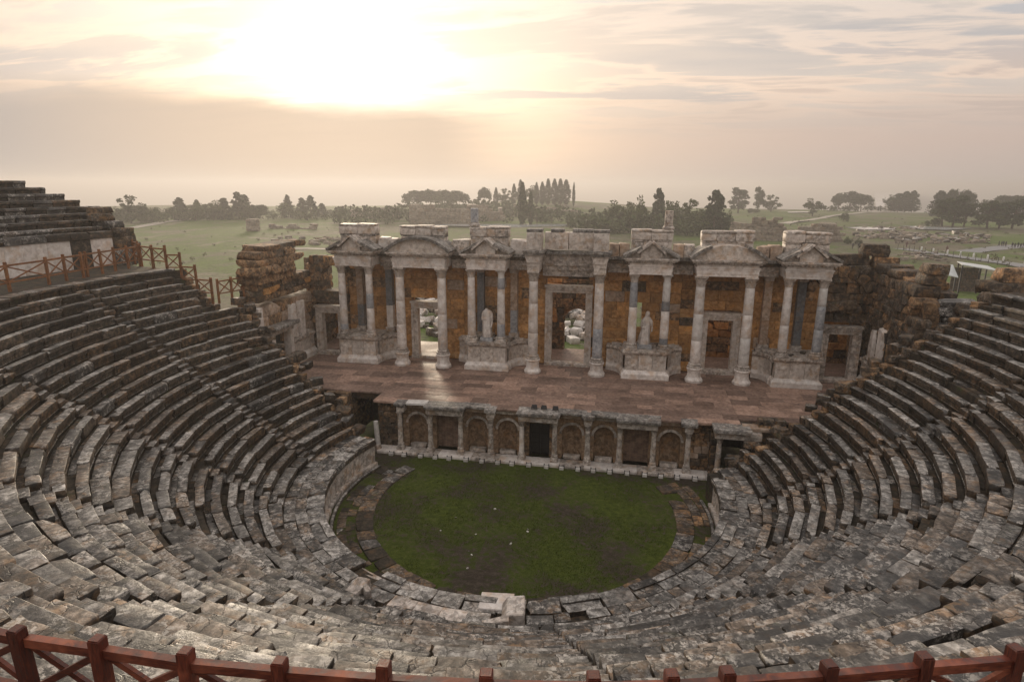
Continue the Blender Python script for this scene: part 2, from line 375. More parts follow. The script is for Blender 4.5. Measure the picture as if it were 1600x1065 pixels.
def block(name, kind, mat, c, size, rz=0, parent=None, tilt=0, ploc=None):
    """a worn stone: c = centre of its underside in world space"""
    o = bpy.data.objects.new(name, unit_mesh(kind, MT[mat] if isinstance(mat, str) else mat))
    p = Vector(c)
    if parent is not None: p = p - parent.location
    sx = -1 if rng.random() < .5 else 1
    o.location = p; o.scale = (size[0]*1.0, size[1], size[2])
    o.rotation_euler = (rng.gauss(0, tilt), rng.gauss(0, tilt), rz + rng.gauss(0, tilt*.6) + (math.pi if kind in ('ashlar','cut','slab') and sx < 0 else 0))
    return link(o, parent)
def pick(*pairs):
    s = sum(w for _, w in pairs); x = rng.random()*s
    for k, w in pairs:
        x -= w
        if x <= 0: return k
    return pairs[-1][0]

# ------------------------------------------------------------------ the setting: ground, orchestra, walkway
CX, CY = -.8, -14.0                          # centre of the theatre's circles
def pol(r, a, z=0): return Vector((CX + r*math.cos(a), CY + r*math.sin(a), z))
R0, DR, Z0, DZ, NROW = 12.0, .61, 2.1, .421, 22
A_L, A_R = R(-199.2), R(16.6)                # ends of the seating at the stage
ZD = Z0 + DZ*NROW                            # level of the walkway above the rows

def ground_h(x, y):
    d = math.hypot(x, y+10)
    h = -.6 if d < 20 else 0
    far = math.hypot(x-4, y+44)
    if y > 12:
        h = 0 + 1.6*math.exp(-((y-12)/22)**2) + .9*noise.noise(Vector((x*.018, y*.018, 2)))+.35*noise.noise(Vector((x*.07, y*.07, 7)))
        h -= .5
    edge = 560 + 60*noise.noise(Vector((x*.004, 3, 1)))
    if far > edge: h -= min(1, ((far-edge)/420))**1.3*150
    h += 7*math.exp(-(((x+55)/70)**2 + ((y-430)/70)**2))
    return h
def build_ground():
    mb = MB(); rings = [0, 12, 26, 34, 40, 46, 52, 58, 66, 76, 88, 100, 112, 126, 140, 156, 174, 194, 216, 240, 266, 296, 330, 370, 412, 456, 505, 560, 620, 690, 770, 860, 980, 1200, 1700, 2600, 4500, 9000, 18000, 40000]
    n = 144; vs = [(4, -10, ground_h(4, -10))]; fs = []
    for r in rings[1:]:
        for i in range(n):
            a = 2*math.pi*i/n; x = 4+r*math.cos(a); y = -10+r*math.sin(a); vs.append((x, y, ground_h(x, y)))
    for i in range(n): fs.append((0, 1+i, 1+(i+1) % n))
    for j in range(len(rings)-2):
        for i in range(n):
            a = 1+j*n+i; b = 1+j*n+(i+1) % n; fs.append((a, a+n, b+n, b))
    mb.add(vs, fs)
    m, nt, b = mat_base('meadow_and_plain'); t = NT(nt); v = t.pos(False)
    big = t.noise(v, .018, 6, .6, .4); mid = t.noise(v, .12, 6, .65); fine = t.noise(v, 1.6, 7, .7)
    green = t.ramp(fine, [(.35, (.046, .072, .013)), (.65, (.105, .155, .028))])
    dry = t.ramp(fine, [(.35, (.075, .066, .042)), (.65, (.165, .145, .10))])
    k = t.step(t.math('ADD', t.math('MULTIPLY', big, .55), t.math('MULTIPLY', mid, .45)), .46, .58)
    soil = t.ramp(fine, [(.35, (.10, .085, .06)), (.65, (.26, .225, .17))])
    cc = t.mix(k, green, dry); cc = t.mix(t.math('MULTIPLY', t.step(t.noise(v, .055, 8, .7, .8), .54, .62), .85), cc, soil)
    cc = t.mix(t.math('MULTIPLY', t.step(t.noise(v, .35, 6, .7), .55, .66), .6), cc, (.028, .036, .012))
    t.L.new(cc, b.inputs['Base Color'])
    b.inputs['Roughness'].default_value = .95; b.inputs['Specular IOR Level'].default_value = .15
    t.bump(b, t.math('ADD', mid, fine), .6, .2)
    tag(mb.build('ground', m, smooth=True), kind='structure')
build_ground()

def disc(name, mat, r, z, a0=0, a1=2*math.pi, n=72, yclip=None):
    mb = MB(); vs = [(CX, CY, z)]
    for i in range(n+1):
        p = pol(r, a0+(a1-a0)*i/n, z)
        if yclip is not None and p.y > yclip: p.y = yclip
        vs.append(p)
    mb.add(vs, [(0, i+1, i+2) for i in range(n)])
    return tag(mb.build(name, mat), kind='structure')
disc('orchestra_floor', MT['orch'], 12.5, 0, yclip=-7.6)

# ------------------------------------------------------------------ seating
STAIRS = [R(-179.5), R(-155.3), R(-130), R(-104.9), R(-77.2), R(-50.1), R(-26.5), R(-3.1)]
SW = .40                                      # half width of a stair
bounds = [A_L] + STAIRS + [A_R]
wedge_words = ['leftmost wedge of weathered seat rows beside the stage end under the left fence',
  'second wedge of long weathered seat rows from the left stage end',
  'third wedge of seat rows from the left, its black block ends showing at the stair',
  'fourth wedge of broken seat rows, at the lower left of the picture',
  'wedge of seat rows behind the curved bench, left of the bottom centre stair',
  'wedge of pale broken seat rows just right of the bottom centre stair',
  'wedge of dark flat seat rows at the lower right of the orchestra',
  'wedge of seat rows right of the orchestra, second from the right stage end',
  'rightmost wedge of seat rows, running up to the right end of the stage']
def row_R(i): return R0 + DR*i
def row_Z(i): return Z0 + DZ*i
def core_mesh(a0, a1, n):
    mb = MB(); prof = [(R0-.1, 1.2)]
    for i in range(NROW): prof += [(row_R(i)+.16, row_Z(i)-.44), (row_R(i)+.16, row_Z(i)-.24), (row_R(i)+DR+.15, row_Z(i)-.24)]
    prof.append((row_R(NROW)+.12, ZD-.1))
    mb.lathe(prof, n, CX, CY, a0, a1, caps=False)
    return mb
wedge_style = [.08, .08, .12, .85, .75, .75, .8, .08, .08]      # share of full-depth rows
wedge_rough = [.005, .005, .006, .022, .018, .018, .014, .005, .005]
for w in range(9):
    a0, a1 = bounds[w], bounds[w+1]; am = (a0+a1)/2
    root = empty('seating_wedge', pol(R0, am, 0), wedge_words[w], 'seating', 'wedges of stone seat rows')
    cm = core_mesh(a0 if w else R(-197), a1, max(6, int((a1-a0)*24)))
    cm.v = [tuple(Vector(p)-root.location) for p in cm.v]; cm.build('rubble_core', MT['earth'], root)
    tl = wedge_rough[w]
    for i in range(NROW):
        r = row_R(i); z = row_Z(i); b0 = a0 + (SW/r if w > 0 else 0); b1 = a1 - (SW/r if w < 8 else 0)
        if w == 0: b0 = (b0 if i < 17 else R(-195.4)) + rng.uniform(-.02, .035)
        if w == 8: b1 -= rng.uniform(-.01, .04)
        full = rng.random() < wedge_style[w]
        eroded = w in (3, 4, 5) and i > 7
        a = b0
        while a < b1 - .012:
            ln = (rng.uniform(1.1, 2.8) if w in (0,1,2,7,8) else rng.uniform(.8, 2.1)) if not eroded else rng.uniform(.6, 1.9)
            da = ln/r
            if b1 - (a+da) < .38/r: da = b1 - a
            mid = a + da/2; L = da*r*1.0 - rng.uniform(.015, .045)
            miss = rng.random() < (.035 if eroded else .012)
            near_l = .0
            mat = pick(('seat', 3.0), ('seat_warm', 2.4), ('seat_pale', 3.4), ('seat_black', .5)) if w in (0, 1, 2, 7, 8) else pick(('seat', 5), ('seat_warm', 3.2), ('seat_pale', (1.5 if w < 5 else .7) if i > 3 else 3), ('seat_black', 5.0 if w in (5, 6) else 2.2))
            dep = .60 if full else rng.uniform(.36, .43)
            drop = rng.gauss(0, .012 + tl*.5) - (rng.uniform(.02, .09) if rng.random() < tl*4 else 0)
            push = rng.gauss(0, .010+tl*.4)
            kd = pick(('ruin', tl*9), ('worn', tl*9), ('seat', .75))
            if not miss:
                hh = .46
                block('seat_block', kd, mat, pol(r+dep/2+push, mid, z+drop-hh), (L*(1.03 if kd == 'ruin' else 1), dep*(1.06 if kd == 'ruin' else 1), hh), mid-math.pi/2, root, tilt=.006+tl*.7)
            a += da
        if not full:
            a = b0
            while a < b1 - .012:
                da = rng.uniform(.7, 1.5)/r
                if b1 - (a+da) < .38/r: da = b1 - a
                mid = a + da/2
                if rng.random() > .05:
                    block('footing_slab', 'slab', pick(('seat', 1.5), ('rough_dark', 1.5), ('earth', 3), ('seat_black', 2)), pol(r+.40+.13, mid, z-.37+rng.gauss(0, .012)), (da*r*1.02-.012, .27, .20), mid-math.pi/2, root, tilt=.008)
                a += da
# stairways between the wedges
stair_words = ['worn stone stair high on the left, nearest the left stage end', 'worn stone stair between the second and third seating wedges on the left', 'worn stone stair descending left of the orchestra beside black block ends',
  'worn stone stair at the lower left leading to the curved bench', 'pale broken stone stair at the bottom centre, right of the curved bench', 'worn stone stair descending to the lower right rim of the orchestra',
  'worn stone stair right of the orchestra below the right edge rows', 'worn stone stair highest on the right, nearest the right stage end']
for s, a in enumerate(STAIRS):
    root = empty('stairway', pol(R0, a, 0), stair_words[s], 'stairs', 'stairways between the seating wedges')
    for k in range(NROW*2):
        r = R0 + DR*k/2; z = Z0 + DZ*(k-1)/2
        if rng.random() < .03: continue
        block('step', 'ruin' if rng.random() < .2 else 'worn', pick(('seat', 3), ('seat_warm', 3), ('seat_pale', 2), ('seat_black', .7)), pol(r+.19+rng.gauss(0,.012), a+rng.gauss(0,.02)/r, z-.28+rng.gauss(0,.012)), (SW*2-.03, .36, .28), a-math.pi/2, root, tilt=.015)
# radial end walls closing the seating at the stage
for nm, a_end, lab, sgn in (('end_wall', A_L, 'rough stone end wall closing the left seat rows beside the stage', -1), ('end_wall', A_R, 'rough stone end wall closing the right seat rows beside the stage', 1)):
    root = empty(nm, pol(R0, a_end, 0), lab, 'wall')
    for i in range(NROW+2):
        r = R0-.9 + DR*i; a = a_end if r < 22.2 or sgn > 0 else R(-195.6); top = (Z0 + DZ*(i-2) - .12) if i > 1 else 1.55
        z = 0 if i < 14 else 3.0
        while z < top-.12:
            h = min(rng.uniform(.35, .55), top-z)
            block('stone', 'ruin', pick(('rough', 3), ('rough_dark', 3), ('seat_warm', 1)), pol(r, a + sgn*(.22/r), z), (.45, .66, h*1.04), a-math.pi/2, root, tilt=.02)
            z += h

# walkway at the head of the rows, and the rows above it on the left
mb = MB(); mb.lathe([(row_R(NROW)+.3, ZD-.05), (31.2, ZD-.02)], 120, CX, CY, R(-195), A_R, caps=False)
tag(mb.build('walkway', MT['earth'], smooth=True), kind='structure')
root = empty('walkway_edge', pol(25.6, R(-90), 0), 'row of weathered edging slabs along the walkway just inside the timber fence', 'edging')
a = R(-195)
while a < A_R - .03:
    da = rng.uniform(.8, 1.6)/25.6
    block('slab', 'seat', pick(('seat', 4), ('seat_warm', 2), ('seat_black', 2)), pol(25.42+.38+rng.gauss(0,.03), a+da/2, ZD-.44+rng.gauss(0,.02)), (da*25.6-.02, .78, .46), a+da/2-math.pi/2, root, tilt=.015)
    a += da
root = empty('upper_seating', (-31, -10, 0), 'upper rows of weathered seats rising against the sky at the far left', 'seating')
UR = 31.25
ends = [-6.4, -5.3, -4.3, -4.6, -5.4, -5.8, -6.5, -7.2]
for i in range(8):
    r = UR + .60*i + (.55 if i else .3); z = 14.0 + .43*i
    a = R(-168)
    aend = math.atan2(ends[i]-CY, -math.sqrt(max(1, r*r-(ends[i]-CY)**2))) - 2*math.pi
    aend = -math.pi - math.asin((ends[i]-CY)/r)
    while a > aend:
        da = rng.uniform(1.0, 1.9)/r; da = min(da, max(.3/r, a-aend))
        block('seat_block', 'seat', pick(('seat', 3), ('seat_black', 3), ('seat_warm', 1)), pol(r+.35, a-da/2, z-.47), (da*r-.015, .72, .47), a-da/2-math.pi/2, root, tilt=.008)
        a -= da + .0005
mb = MB(); mb.lathe([(UR+.25, 11.4), (UR+.35, 13.55)] + [q for i in range(8) for q in ((UR+.6*i+.75, 13.9+.43*i-.42), (UR+.6*i+.75, 13.9+.43*i-.1), (UR+.6*i+1.3, 13.9+.43*i-.1))] + [(UR+5.6, 0)], 30, CX, CY, R(-190.2), R(-160), caps=False)
mb.v = [tuple(Vector(p)-root.location) for p in mb.v]; mb.build('rubble_core', MT['earth'], root)
root = empty('walkway_wall', (-31, -10, ZD), 'pale upright slab wall with mossy coping behind the left fence', 'wall')
a = R(-170)
while a > R(-193.2):
    da = rng.uniform(1.1, 1.7)/UR; mid = a-da/2
    block('panel', 'cut', pick(('marble', 3), ('ashlar_pale', 1), ('seat_pale', 2)), pol(UR+.1, mid, ZD-.1), (da*UR-.02, .35, 1.95), mid-math.pi/2, root, tilt=.004)
    block('coping', 'worn', pick(('seat', 2), ('seat_black', 2)), pol(UR+.18, mid, 13.24), (da*UR-.012, .72, .46), mid-math.pi/2, root, tilt=.006)
    a -= da
root = empty('ruined_pier', (-30.6, -5.4, ZD), 'broken stepped pier of dark blocks at the right end of the upper left rows', 'ruin')
for (x, y, z, sx, sy, sz) in ((-31.2,-5.55,11.2,1.6,1.3,1.3),(-31.2,-5.5,12.5,1.5,1.2,.75),(-31.4,-5.3,13.25,1.7,1.5,.6),(-31.6,-5.6,13.85,1.3,1.3,.5),(-31.9,-5.9,14.35,1.2,1.2,.5),(-32.2,-5.6,14.85,1.2,1.2,.42),(-31.0,-4.7,11.3,1.1,.8,1.5),(-31.2,-4.6,12.8,.9,.7,.55)):
    block('stone', 'ruin', pick(('rough_dark', 2), ('seat_black', 2), ('seat', 1)), (x,y,z), (sx,sy,sz), rng.uniform(-.2,.2), root, tilt=.03)

# ------------------------------------------------------------------ orchestra rim
root = empty('orchestra_podium', pol(10.2, R(-90), 0), 'low curved marble podium wall with pale slab rim around the grassy orchestra', 'wall')
a = A_L
while a < A_R:
    r = 10.18; da = rng.uniform(.95, 1.6)/r; mid = a+da/2; deg = math.degrees(mid)
    if deg > 12: break
    block('panel', 'cut', pick(('marble_dirty', 3), ('seat_pale', 1)), pol(r+.22, mid, .28), (da*r-.025, .26, 1.22), mid-math.pi/2, root, tilt=.008)
    block('base_moulding', 'slab', 'marble_dirty', pol(r+.10, mid, 0), (da*r-.01, .42, .30), mid-math.pi/2, root, tilt=.004)
    gap = -136 < deg < -70 and rng.random() < .22
    if not gap:
        mt = pick(('seat_pale', 4), ('seat', 2), ('seat_black', 1))
        o = block('rim_slab', 'worn', mt, pol(r+.36, mid, 1.42), (da*r-.02, .86, .30), mid-math.pi/2, root, tilt=.01)
        if rng.random() < .55: block('seat_ridge', 'slab', mt, pol(r+.14, mid, 1.70), (da*r*.94, .34, .10), mid-math.pi/2, root, tilt=.006)
    a += da
for r, dep in ((10.95, .52), (11.46, .55)):
    a = A_L
    while a < A_R:
        da = rng.uniform(.45, 1.15)/r; mid = a+da/2
        if rng.random() > .04:
            block('paving_slab', 'slab', pick(('seat_pale', 3), ('seat', 3), ('seat_warm', 2), ('seat_black', .7)), pol(r+dep/2+rng.gauss(0,.02), mid, 1.45+rng.gauss(0,.014)), (da*r-.02, dep+rng.uniform(-.03,.03), .26), mid-math.pi/2+rng.gauss(0,.03), root, tilt=.012)
        a += da
mb = MB(); mb.lathe([(10.35, 0), (10.35, 1.5), (12.4, 1.55)], 90, CX, CY, A_L, A_R, caps=False)
mb.v = [tuple(Vector(p)-root.location) for p in mb.v]; mb.build('rubble_core', MT['earth'], root)
# rounded drain moulding at the foot of the podium on both sides
for (d0, d1, lab) in ((-199, -150, 'pale rounded stone moulding at the foot of the left podium wall'), (-22, 14, 'pale rounded stone moulding at the foot of the right podium wall')):
    root = empty('foot_moulding', pol(9.85, R((d0+d1)/2), 0), lab, 'moulding')
    k = 7
    for i in range(k):
        b0, b1 = R(d0+(d1-d0)*i/k)+.002, R(d0+(d1-d0)*(i+1)/k)-.002
        mbb = MB(); mbb.lathe([(9.82,-.05),(9.80,.10),(9.84,.17),(9.92,.19),(9.99,.15),(10.0,-.05)], 8, CX, CY, b0, b1, caps=False)
        mbb.v = [tuple(Vector(p)-root.location) for p in mbb.v]; mbb.build('moulding_stone', MT['seat_pale'], root, smooth=True)
# stone ring round the grass
root = empty('stone_ring', pol(8.2, R(-90), 0), 'ring of flat worn kerb stones set round the orchestra grass', 'kerb')
a = R(-205)
while a < R(26):
    r = 7.85 if math.degrees(a) < -60 else 8.15; da = rng.uniform(.7, 1.3)/r; mid = a+da/2
    if rng.random() > .05:
        block('kerb_stone', 'slab', pick(('seat', 1), ('rough_dark', 3), ('earth', 1)), pol(r+.42, mid, -.19+rng.gauss(0,.015)), (da*r-.02, .86, .28), mid-math.pi/2, root, tilt=.012)
    a += da
root = empty('paved_channel', pol(9.3, R(-10), 0), 'brown paving slabs between the stone ring and the podium on the right of the orchestra', 'paving')
for (d0, d1, r0) in ((-38, 24, 9.02), (-34, 22, 9.55)):
    a = R(d0)
    while a < R(d1):
        da = rng.uniform(.5, .9)/r0
        if rng.random() > .12: block('paving_slab', 'slab', pick(('seat_warm', 1), ('rough_dark', 3), ('rough', 1)), pol(r0+.24, a+da/2, -.15+rng.gauss(0,.02)), (da*r0-.03, .48, .22), a+da/2-math.pi/2, root, tilt=.015)
        a += da
root = empty('old_pavement', pol(9.3, R(-170), 0), 'mossy broken paving slabs inside the podium on the left of the orchestra', 'paving')
for r0, d0, d1 in ((8.75, -203, -125), (9.2, -200, -140)):
    a = R(d0)
    while a < R(d1):
        da = rng.uniform(.4, .9)/r0
        if rng.random() > .3: block('paving_slab', 'slab', pick(('seat', 2), ('rough_dark', 2), ('earth', 2)), pol(r0+.22, a+da/2, -.19+rng.gauss(0,.02)), (da*r0-.03, .45, .22), a+da/2-math.pi/2, root, tilt=.015)
        a += da
# the curved bench (exedra) at the bottom centre
root = empty('curved_bench', pol(11.4, R(-97), 1.7), 'curved pale stone bench with upright end blocks at the bottom centre of the rim', 'bench')
block('end_block', 'worn', 'marble_dirty', pol(11.95, R(-111.6), 1.62), (.55, 1.05, .66), R(-111.6)-math.pi/2+.25, root, tilt=.02)
block('end_block', 'worn', 'marble_dirty', pol(12.0, R(-109.0), 1.62), (.6, .22, .8), R(-109)-math.pi/2-.7, root, tilt=.03)
mbb = MB(); mbb.prism([(-.42,0),(.42,0),(.42,.62),(-.20,.55),(-.42,.25)], -.55, .55)
o = mbb.build('end_block', MT['marble_dirty'], root); o.location = pol(11.1, R(-82.0), 1.62)-root.location; o.rotation_euler.z = R(-82)+math.pi/2
o.modifiers.new('bevel', 'BEVEL').width = .04
mbb = MB(); mbb.prism([(-1.15,0),(.45,0),(.45,.50),(.30,.50),(-1.15,.14)], -.16, .16)
o = mbb.build('arm_slab', MT['marble_dirty'], root); o.location = pol(11.8, R(-84.8), 1.66)-root.location; o.rotation_euler.z = R(-84.8)+math.pi/2+.12
o.modifiers.new('bevel', 'BEVEL').width = .03
for d in (-107.5, -102.6, -97.6, -92.6, -88.4):
    block('bench_slab', 'slab', pick(('marble_dirty', 2), ('seat_pale', 2)), pol(11.62, R(d), 1.62), (.98, .62, .34), R(d)-math.pi/2, root, tilt=.01)
block('back_slab', 'cut', 'marble', pol(10.35, R(-85.6), 1.62), (1.25, .95, .16), R(-85.6)-math.pi/2, root, tilt=.01)
# grass growing in the orchestra: nobody could count it
def tufts(name, mat, pts, h, w, label, cat='grass'):
    mb = MB(); r = random.Random(5)
    for p in pts:
        for _ in range(2):
            a = r.uniform(0, 6.28); hh = h*r.uniform(.5, 1.3); l = r.uniform(.2, .8)*hh
            dx, dy = math.cos(a), math.sin(a)
            mb.add([(p[0]-dy*w, p[1]+dx*w, p[2]), (p[0]+dy*w, p[1]-dx*w, p[2]), (p[0]+dx*l, p[1]+dy*l, p[2]+hh)], [(0,1,2)])
    return tag(mb.build(name, mat), label, cat, kind='stuff')
gp = []
for _ in range(60000):
    r = 10.0*math.sqrt(rng.random()); a = rng.uniform(0, 2*math.pi); p = pol(r, a, 0)
    if p.y > -8.9 or (r > 7.8 and p.y < -10.5): continue
    if noise.noise(Vector((p.x*.28+3, p.y*.28, 1)))+.5*noise.noise(Vector((p.x*1.1, p.y*1.1, 4))) < -.12: continue
    gp.append(p)
tufts('orchestra_grass', MT['blade'], gp, .05, .012, 'short damp grass and moss covering the orchestra floor')
root = empty('scattered_fragment', pol(3, R(-120)), 'small white stone chips scattered on the orchestra grass, left of centre', 'rubble')
for k in range(11):
    c = pol(abs(rng.gauss(0, 1.6))+.3, rng.uniform(0, 6.28)) + Vector((-1.6, -3.6, 0)) if k < 8 else pol(rng.uniform(0, 7), rng.uniform(-3.0, 0))
    s = rng.uniform(.03, .10)
    block('chip', 'ruin', pick(('pale_patch', 3), ('seat_pale', 2)), (c.x, c.y, 0), (s*1.5, s, s*.6), rng.uniform(0, 6), root, tilt=.2)
# ------------------------------------------------------------------ stage floor and its front
def slab_field(root, x0, x1, y0, y1, z, th, name='paving_slab', mat='stage'):
    y = y0; k = 0
    while y < y1-.05:
        d = rng.choice((.62, .8, 1.0, 1.2)); d = min(d, y1-y)
        if y1-(y+d) < .35: d = y1-y
        x = x0 + (0 if k % 2 else -.0)
        while x < x1-.05:
            l = rng.uniform(.9, 2.4); l = min(l, x1-x)
            if x1-(x+l) < .5: l = x1-x
            block(name, 'cut', mat, (x+l/2, y+d/2, z-th+rng.gauss(0, .004)), (l-.012, d-.012, th), 0, root, tilt=.0018)
            x += l
        y += d; k += 1
mb = MB(); mb.box(-11.3, 10.0, -6.85, 2.4, 0, HS-.17); mb.box(-20.6, -11.3, -6.4, 2.4, HS-.6, HS-.17); mb.box(10.0, 20.6, -6.9, 2.4, HS-.6, HS-.17); mb.box(-20.6, -14.0, -6.4, -5.9, 0, HS-.6); mb.box(12.2,20.6,-6.9,-6.3,0,HS-.6)
mb.box(-20.6, 20.6, 2.4, 7.4, 2.3, HS-.05); mb.box(-14,-11.3,-3.4,-3,0,HS-.6); mb.box(10,12.2,-3.4,-3,0,HS-.6)
root = tag(mb.build('stage_floor', MT['earth']), kind='structure')
slab_field(root, -11.5, 11.2, -8.25, -.5, HS, .16)
slab_field(root, -20.5, -11.51, -6.6, -.5, HS, .16)
slab_field(root, 11.21, 20.5, -7.2, -.5, HS, .16)
slab_field(root, -20.5, 20.5, -.49, 2.4, HS-.02, .14)
mb = MB(); mb.box(-22, 22, 3.3, 7.4, HS-.06, HS+.02)
tag(mb.build('backstage_floor', MT['stage']), kind='structure')

MT['niche_wall'] = stone('tan_plastered_wall', (.10, .062, .036), (.27, .175, .105), (.42, .30, .20), ochre=(.36, .19, .08), oc=.5, black=.35, rough=.85, bump=.6, rnd=.1)
PX = [-9.7, -7.68, -5.69, -3.72, -1.75, .31, 2.34, 4.27, 6.28, 8.28]
PW = -7.75                                    # face of the front wall
def arch_pts(cx, r, spring, n=12): return [(cx + r*math.cos(math.pi*i/n), spring + r*math.sin(math.pi*i/n)) for i in range(n+1)]
def arch_bay(root, x0, x1, z0, z1, r, spring, y, mat_face, mat_niche, depth=.55):
    cx = (x0+x1)/2; ap = arch_pts(cx, r, spring); mb = MB()
    # face: left pier, right pier, and the spandrels above the arch, 14 cm thick
    mb.box(x0, cx-r, y, y+.14, z0, spring); mb.box(cx+r, x1, y, y+.14, z0, spring)
    for i in range(len(ap)-1):
        (xa, za), (xb, zb) = ap[i], ap[i+1]
        mb.add([(xa,y,za),(xa,y,z1),(xb,y,z1),(xb,y,zb),(xa,y+.14,za),(xb,y+.14,zb)], [(0,1,2,3),(0,3,5,4)])
    mb.box(x0, cx-r, y, y+.14, spring, z1); mb.box(cx+r, x1, y, y+.14, spring, z1)
    f = mb.build('wall_face', mat_face, root)
    # shallow curved niche
    mb = MB(); n = 12; vs = []; rows = [z0, spring]; fs = []
    for z in (z0, (z0+spring)/2, spring):
        for i in range(n+1):
            t = math.pi*i/n; vs.append((cx+r*math.cos(t), y+.13+depth*math.sin(t), z))
    for j in range(1, 7):
        ph = math.pi/2*j/6
        for i in range(n+1):
            t = math.pi*i/n; vs.append((cx+r*math.cos(ph)*math.cos(t), y+.13+depth*math.cos(ph)*math.sin(t), spring+r*math.sin(ph)))
    for j in range(8):
        for i in range(n):
            a = j*(n+1)+i; fs.append((a, a+1, a+n+2, a+n+1))
    mb.add(vs, fs); mb.build('niche', mat_niche, root, smooth=True)
    # raised arch band
    mb = MB(); A = arch_pts(cx, r+.015, spring, 14); B = arch_pts(cx, r+.17, spring, 14)
    for i in range(14):
        a, b, c, d = A[i], A[i+1], B[i+1], B[i]
        mb.add([(a[0],y-.05,a[1]),(b[0],y-.05,b[1]),(c[0],y-.05,c[1]),(d[0],y-.05,d[1]),(a[0],y+.02,a[1]),(b[0],y+.02,b[1]),(c[0],y+.02,c[1]),(d[0],y+.02,d[1])], [(0,1,2,3),(0,4,5,1),(3,2,6,7)])
    mb.build('arch_band', MT['marble_dirty'], root)
root = empty('stage_front_wall', (0, 0, 0), 'low stage front wall with arched niches, brick recesses and a dark central door', 'wall')
root.location = (0, 0, 0)
kinds = ['arch', 'brick', 'arch', 'arch', 'door', 'arch', 'arch', 'brick', 'arch']
for i, k in enumerate(kinds):
    x0, x1 = PX[i], PX[i+1]; z0, z1 = .2, 2.95
    if k == 'arch':
        arch_bay(root, x0, x1, z0, z1, .62, 1.86, PW, MT['niche_wall'], MT['niche_wall'], .48)
        o = block('niche_sill', 'slab', 'marble_dirty', ((x0+x1)/2, PW+.12, .2), (1.05, .4, .22), 0, root)
    elif k == 'brick':
        mb = MB(); mb.box(x0+.25, x1-.25, PW+.42, PW+.6, z0, z1); mb.build('brick_panel', MT['brick'], root)
        mb = MB(); mb.box(x0, x0+.25, PW, PW+.6, z0, z1); mb.box(x1-.25, x1, PW, PW+.6, z0, z1); mb.box(x0+.25, x1-.25, PW, PW+.6, 2.52, z1); mb.build('wall_face', MT['niche_wall'], root)
    else:
        mb = MB(); mb.box(x0, x0+.38, PW, PW+.6, z0, z1); mb.box(x1-.38, x1, PW, PW+.6, z0, z1); mb.box(x0+.38, x1-.38, PW, PW+.6, 2.42, z1); mb.build('wall_face', MT['rough'], root)
        mb = MB(); mb.box(x0+.39, x0+.5, PW+.25, PW+.4, .24, 2.42); mb.box(x1-.5, x1-.39, PW+.25, PW+.4, .24, 2.42); mb.box((x0+x1)/2-.04, (x0+x1)/2+.04, PW+.29, PW+.37, .24, 2.42)
        g = mb.build('door_leaf', MT['metal_dark'], root)
        mb = MB()
        for q in range(7): mb.box(x0+.5, x1-.5, PW+.31, PW+.35, .35+q*.32, .39+q*.32)
        mb.build('bar', MT['metal_dark'], g)
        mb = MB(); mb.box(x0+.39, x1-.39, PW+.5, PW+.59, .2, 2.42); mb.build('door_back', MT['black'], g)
# rough block masonry at both ends of the front wall
def coursed(root, x0, x1, y, z0, z1, depth, kind, mats, hmin=.32, hmax=.5, lmin=.4, lmax=.95, axis='x', face=1, jit=.02, skip=None, tilt=.006, name='block'):
    """courses of single stones whose front lies at y (axis x) or at x=y (axis y; face = outward sign)"""
    z = z0
    while z < z1-.05:
        h = rng.uniform(hmin, hmax)
        if z1-(z+h) < hmin*.6: h = z1-z
        x = x0 - rng.uniform(0, lmin*.5)
        while x < x1-.02:
            l = rng.uniform(lmin, lmax); a = max(x, x0); b = min(x+l, x1)
            if x1-b < lmin*.5: b = x1
            if b-a > .06:
                subs = [(a, b)]
                if skip: subs = skip(a, b, z, z+h)
                for (p, q) in subs:
                    if q-p < .05: continue
                    j = rng.gauss(0, jit); m_ = pick(*mats)
                    if axis == 'x': block(name, kind, m_, ((p+q)/2, y+depth/2+j, z), (q-p-.012, depth, h-.010), 0, root, tilt=tilt)
                    else: block(name, kind, m_, (y-face*depth/2+j, (p+q)/2, z), (q-p-.012, depth, h-.010), math.pi/2, root, tilt=tilt)
            x = b if b == x1 else x+l
        z += h
coursed(root, -11.4, -9.75, -7.75, 0, 3.22, .5, 'ruin', [('rough_dark', 3), ('rough', 1)])
coursed(root, 8.33, 9.95, -7.75, 0, 3.22, .5, 'ruin', [('rough', 3), ('rough_dark', 1), ('ashlar_pale', 1)])
coursed(root, -7.7, -4.4, -11.4, 0, 3.22, .5, 'ruin', [('rough_dark', 3), ('rough', 1)], axis='y', face=-1)
# marble kerb in front of the wall
kerb = empty('marble_kerb', (0, 0, 0), 'white marble kerb along the foot of the stage front wall', 'kerb')
x = -11.2
while x < 9.9:
    l = min(rng.uniform(1.3, 2.2), 9.9-x)
    block('kerb_stone', 'cut', pick(('marble', 3), ('marble_dirty', 1)), (x+l/2, -8.33, 0), (l-.015, .95, .2), 0, kerb, tilt=.003)
    x += max(l, .3)
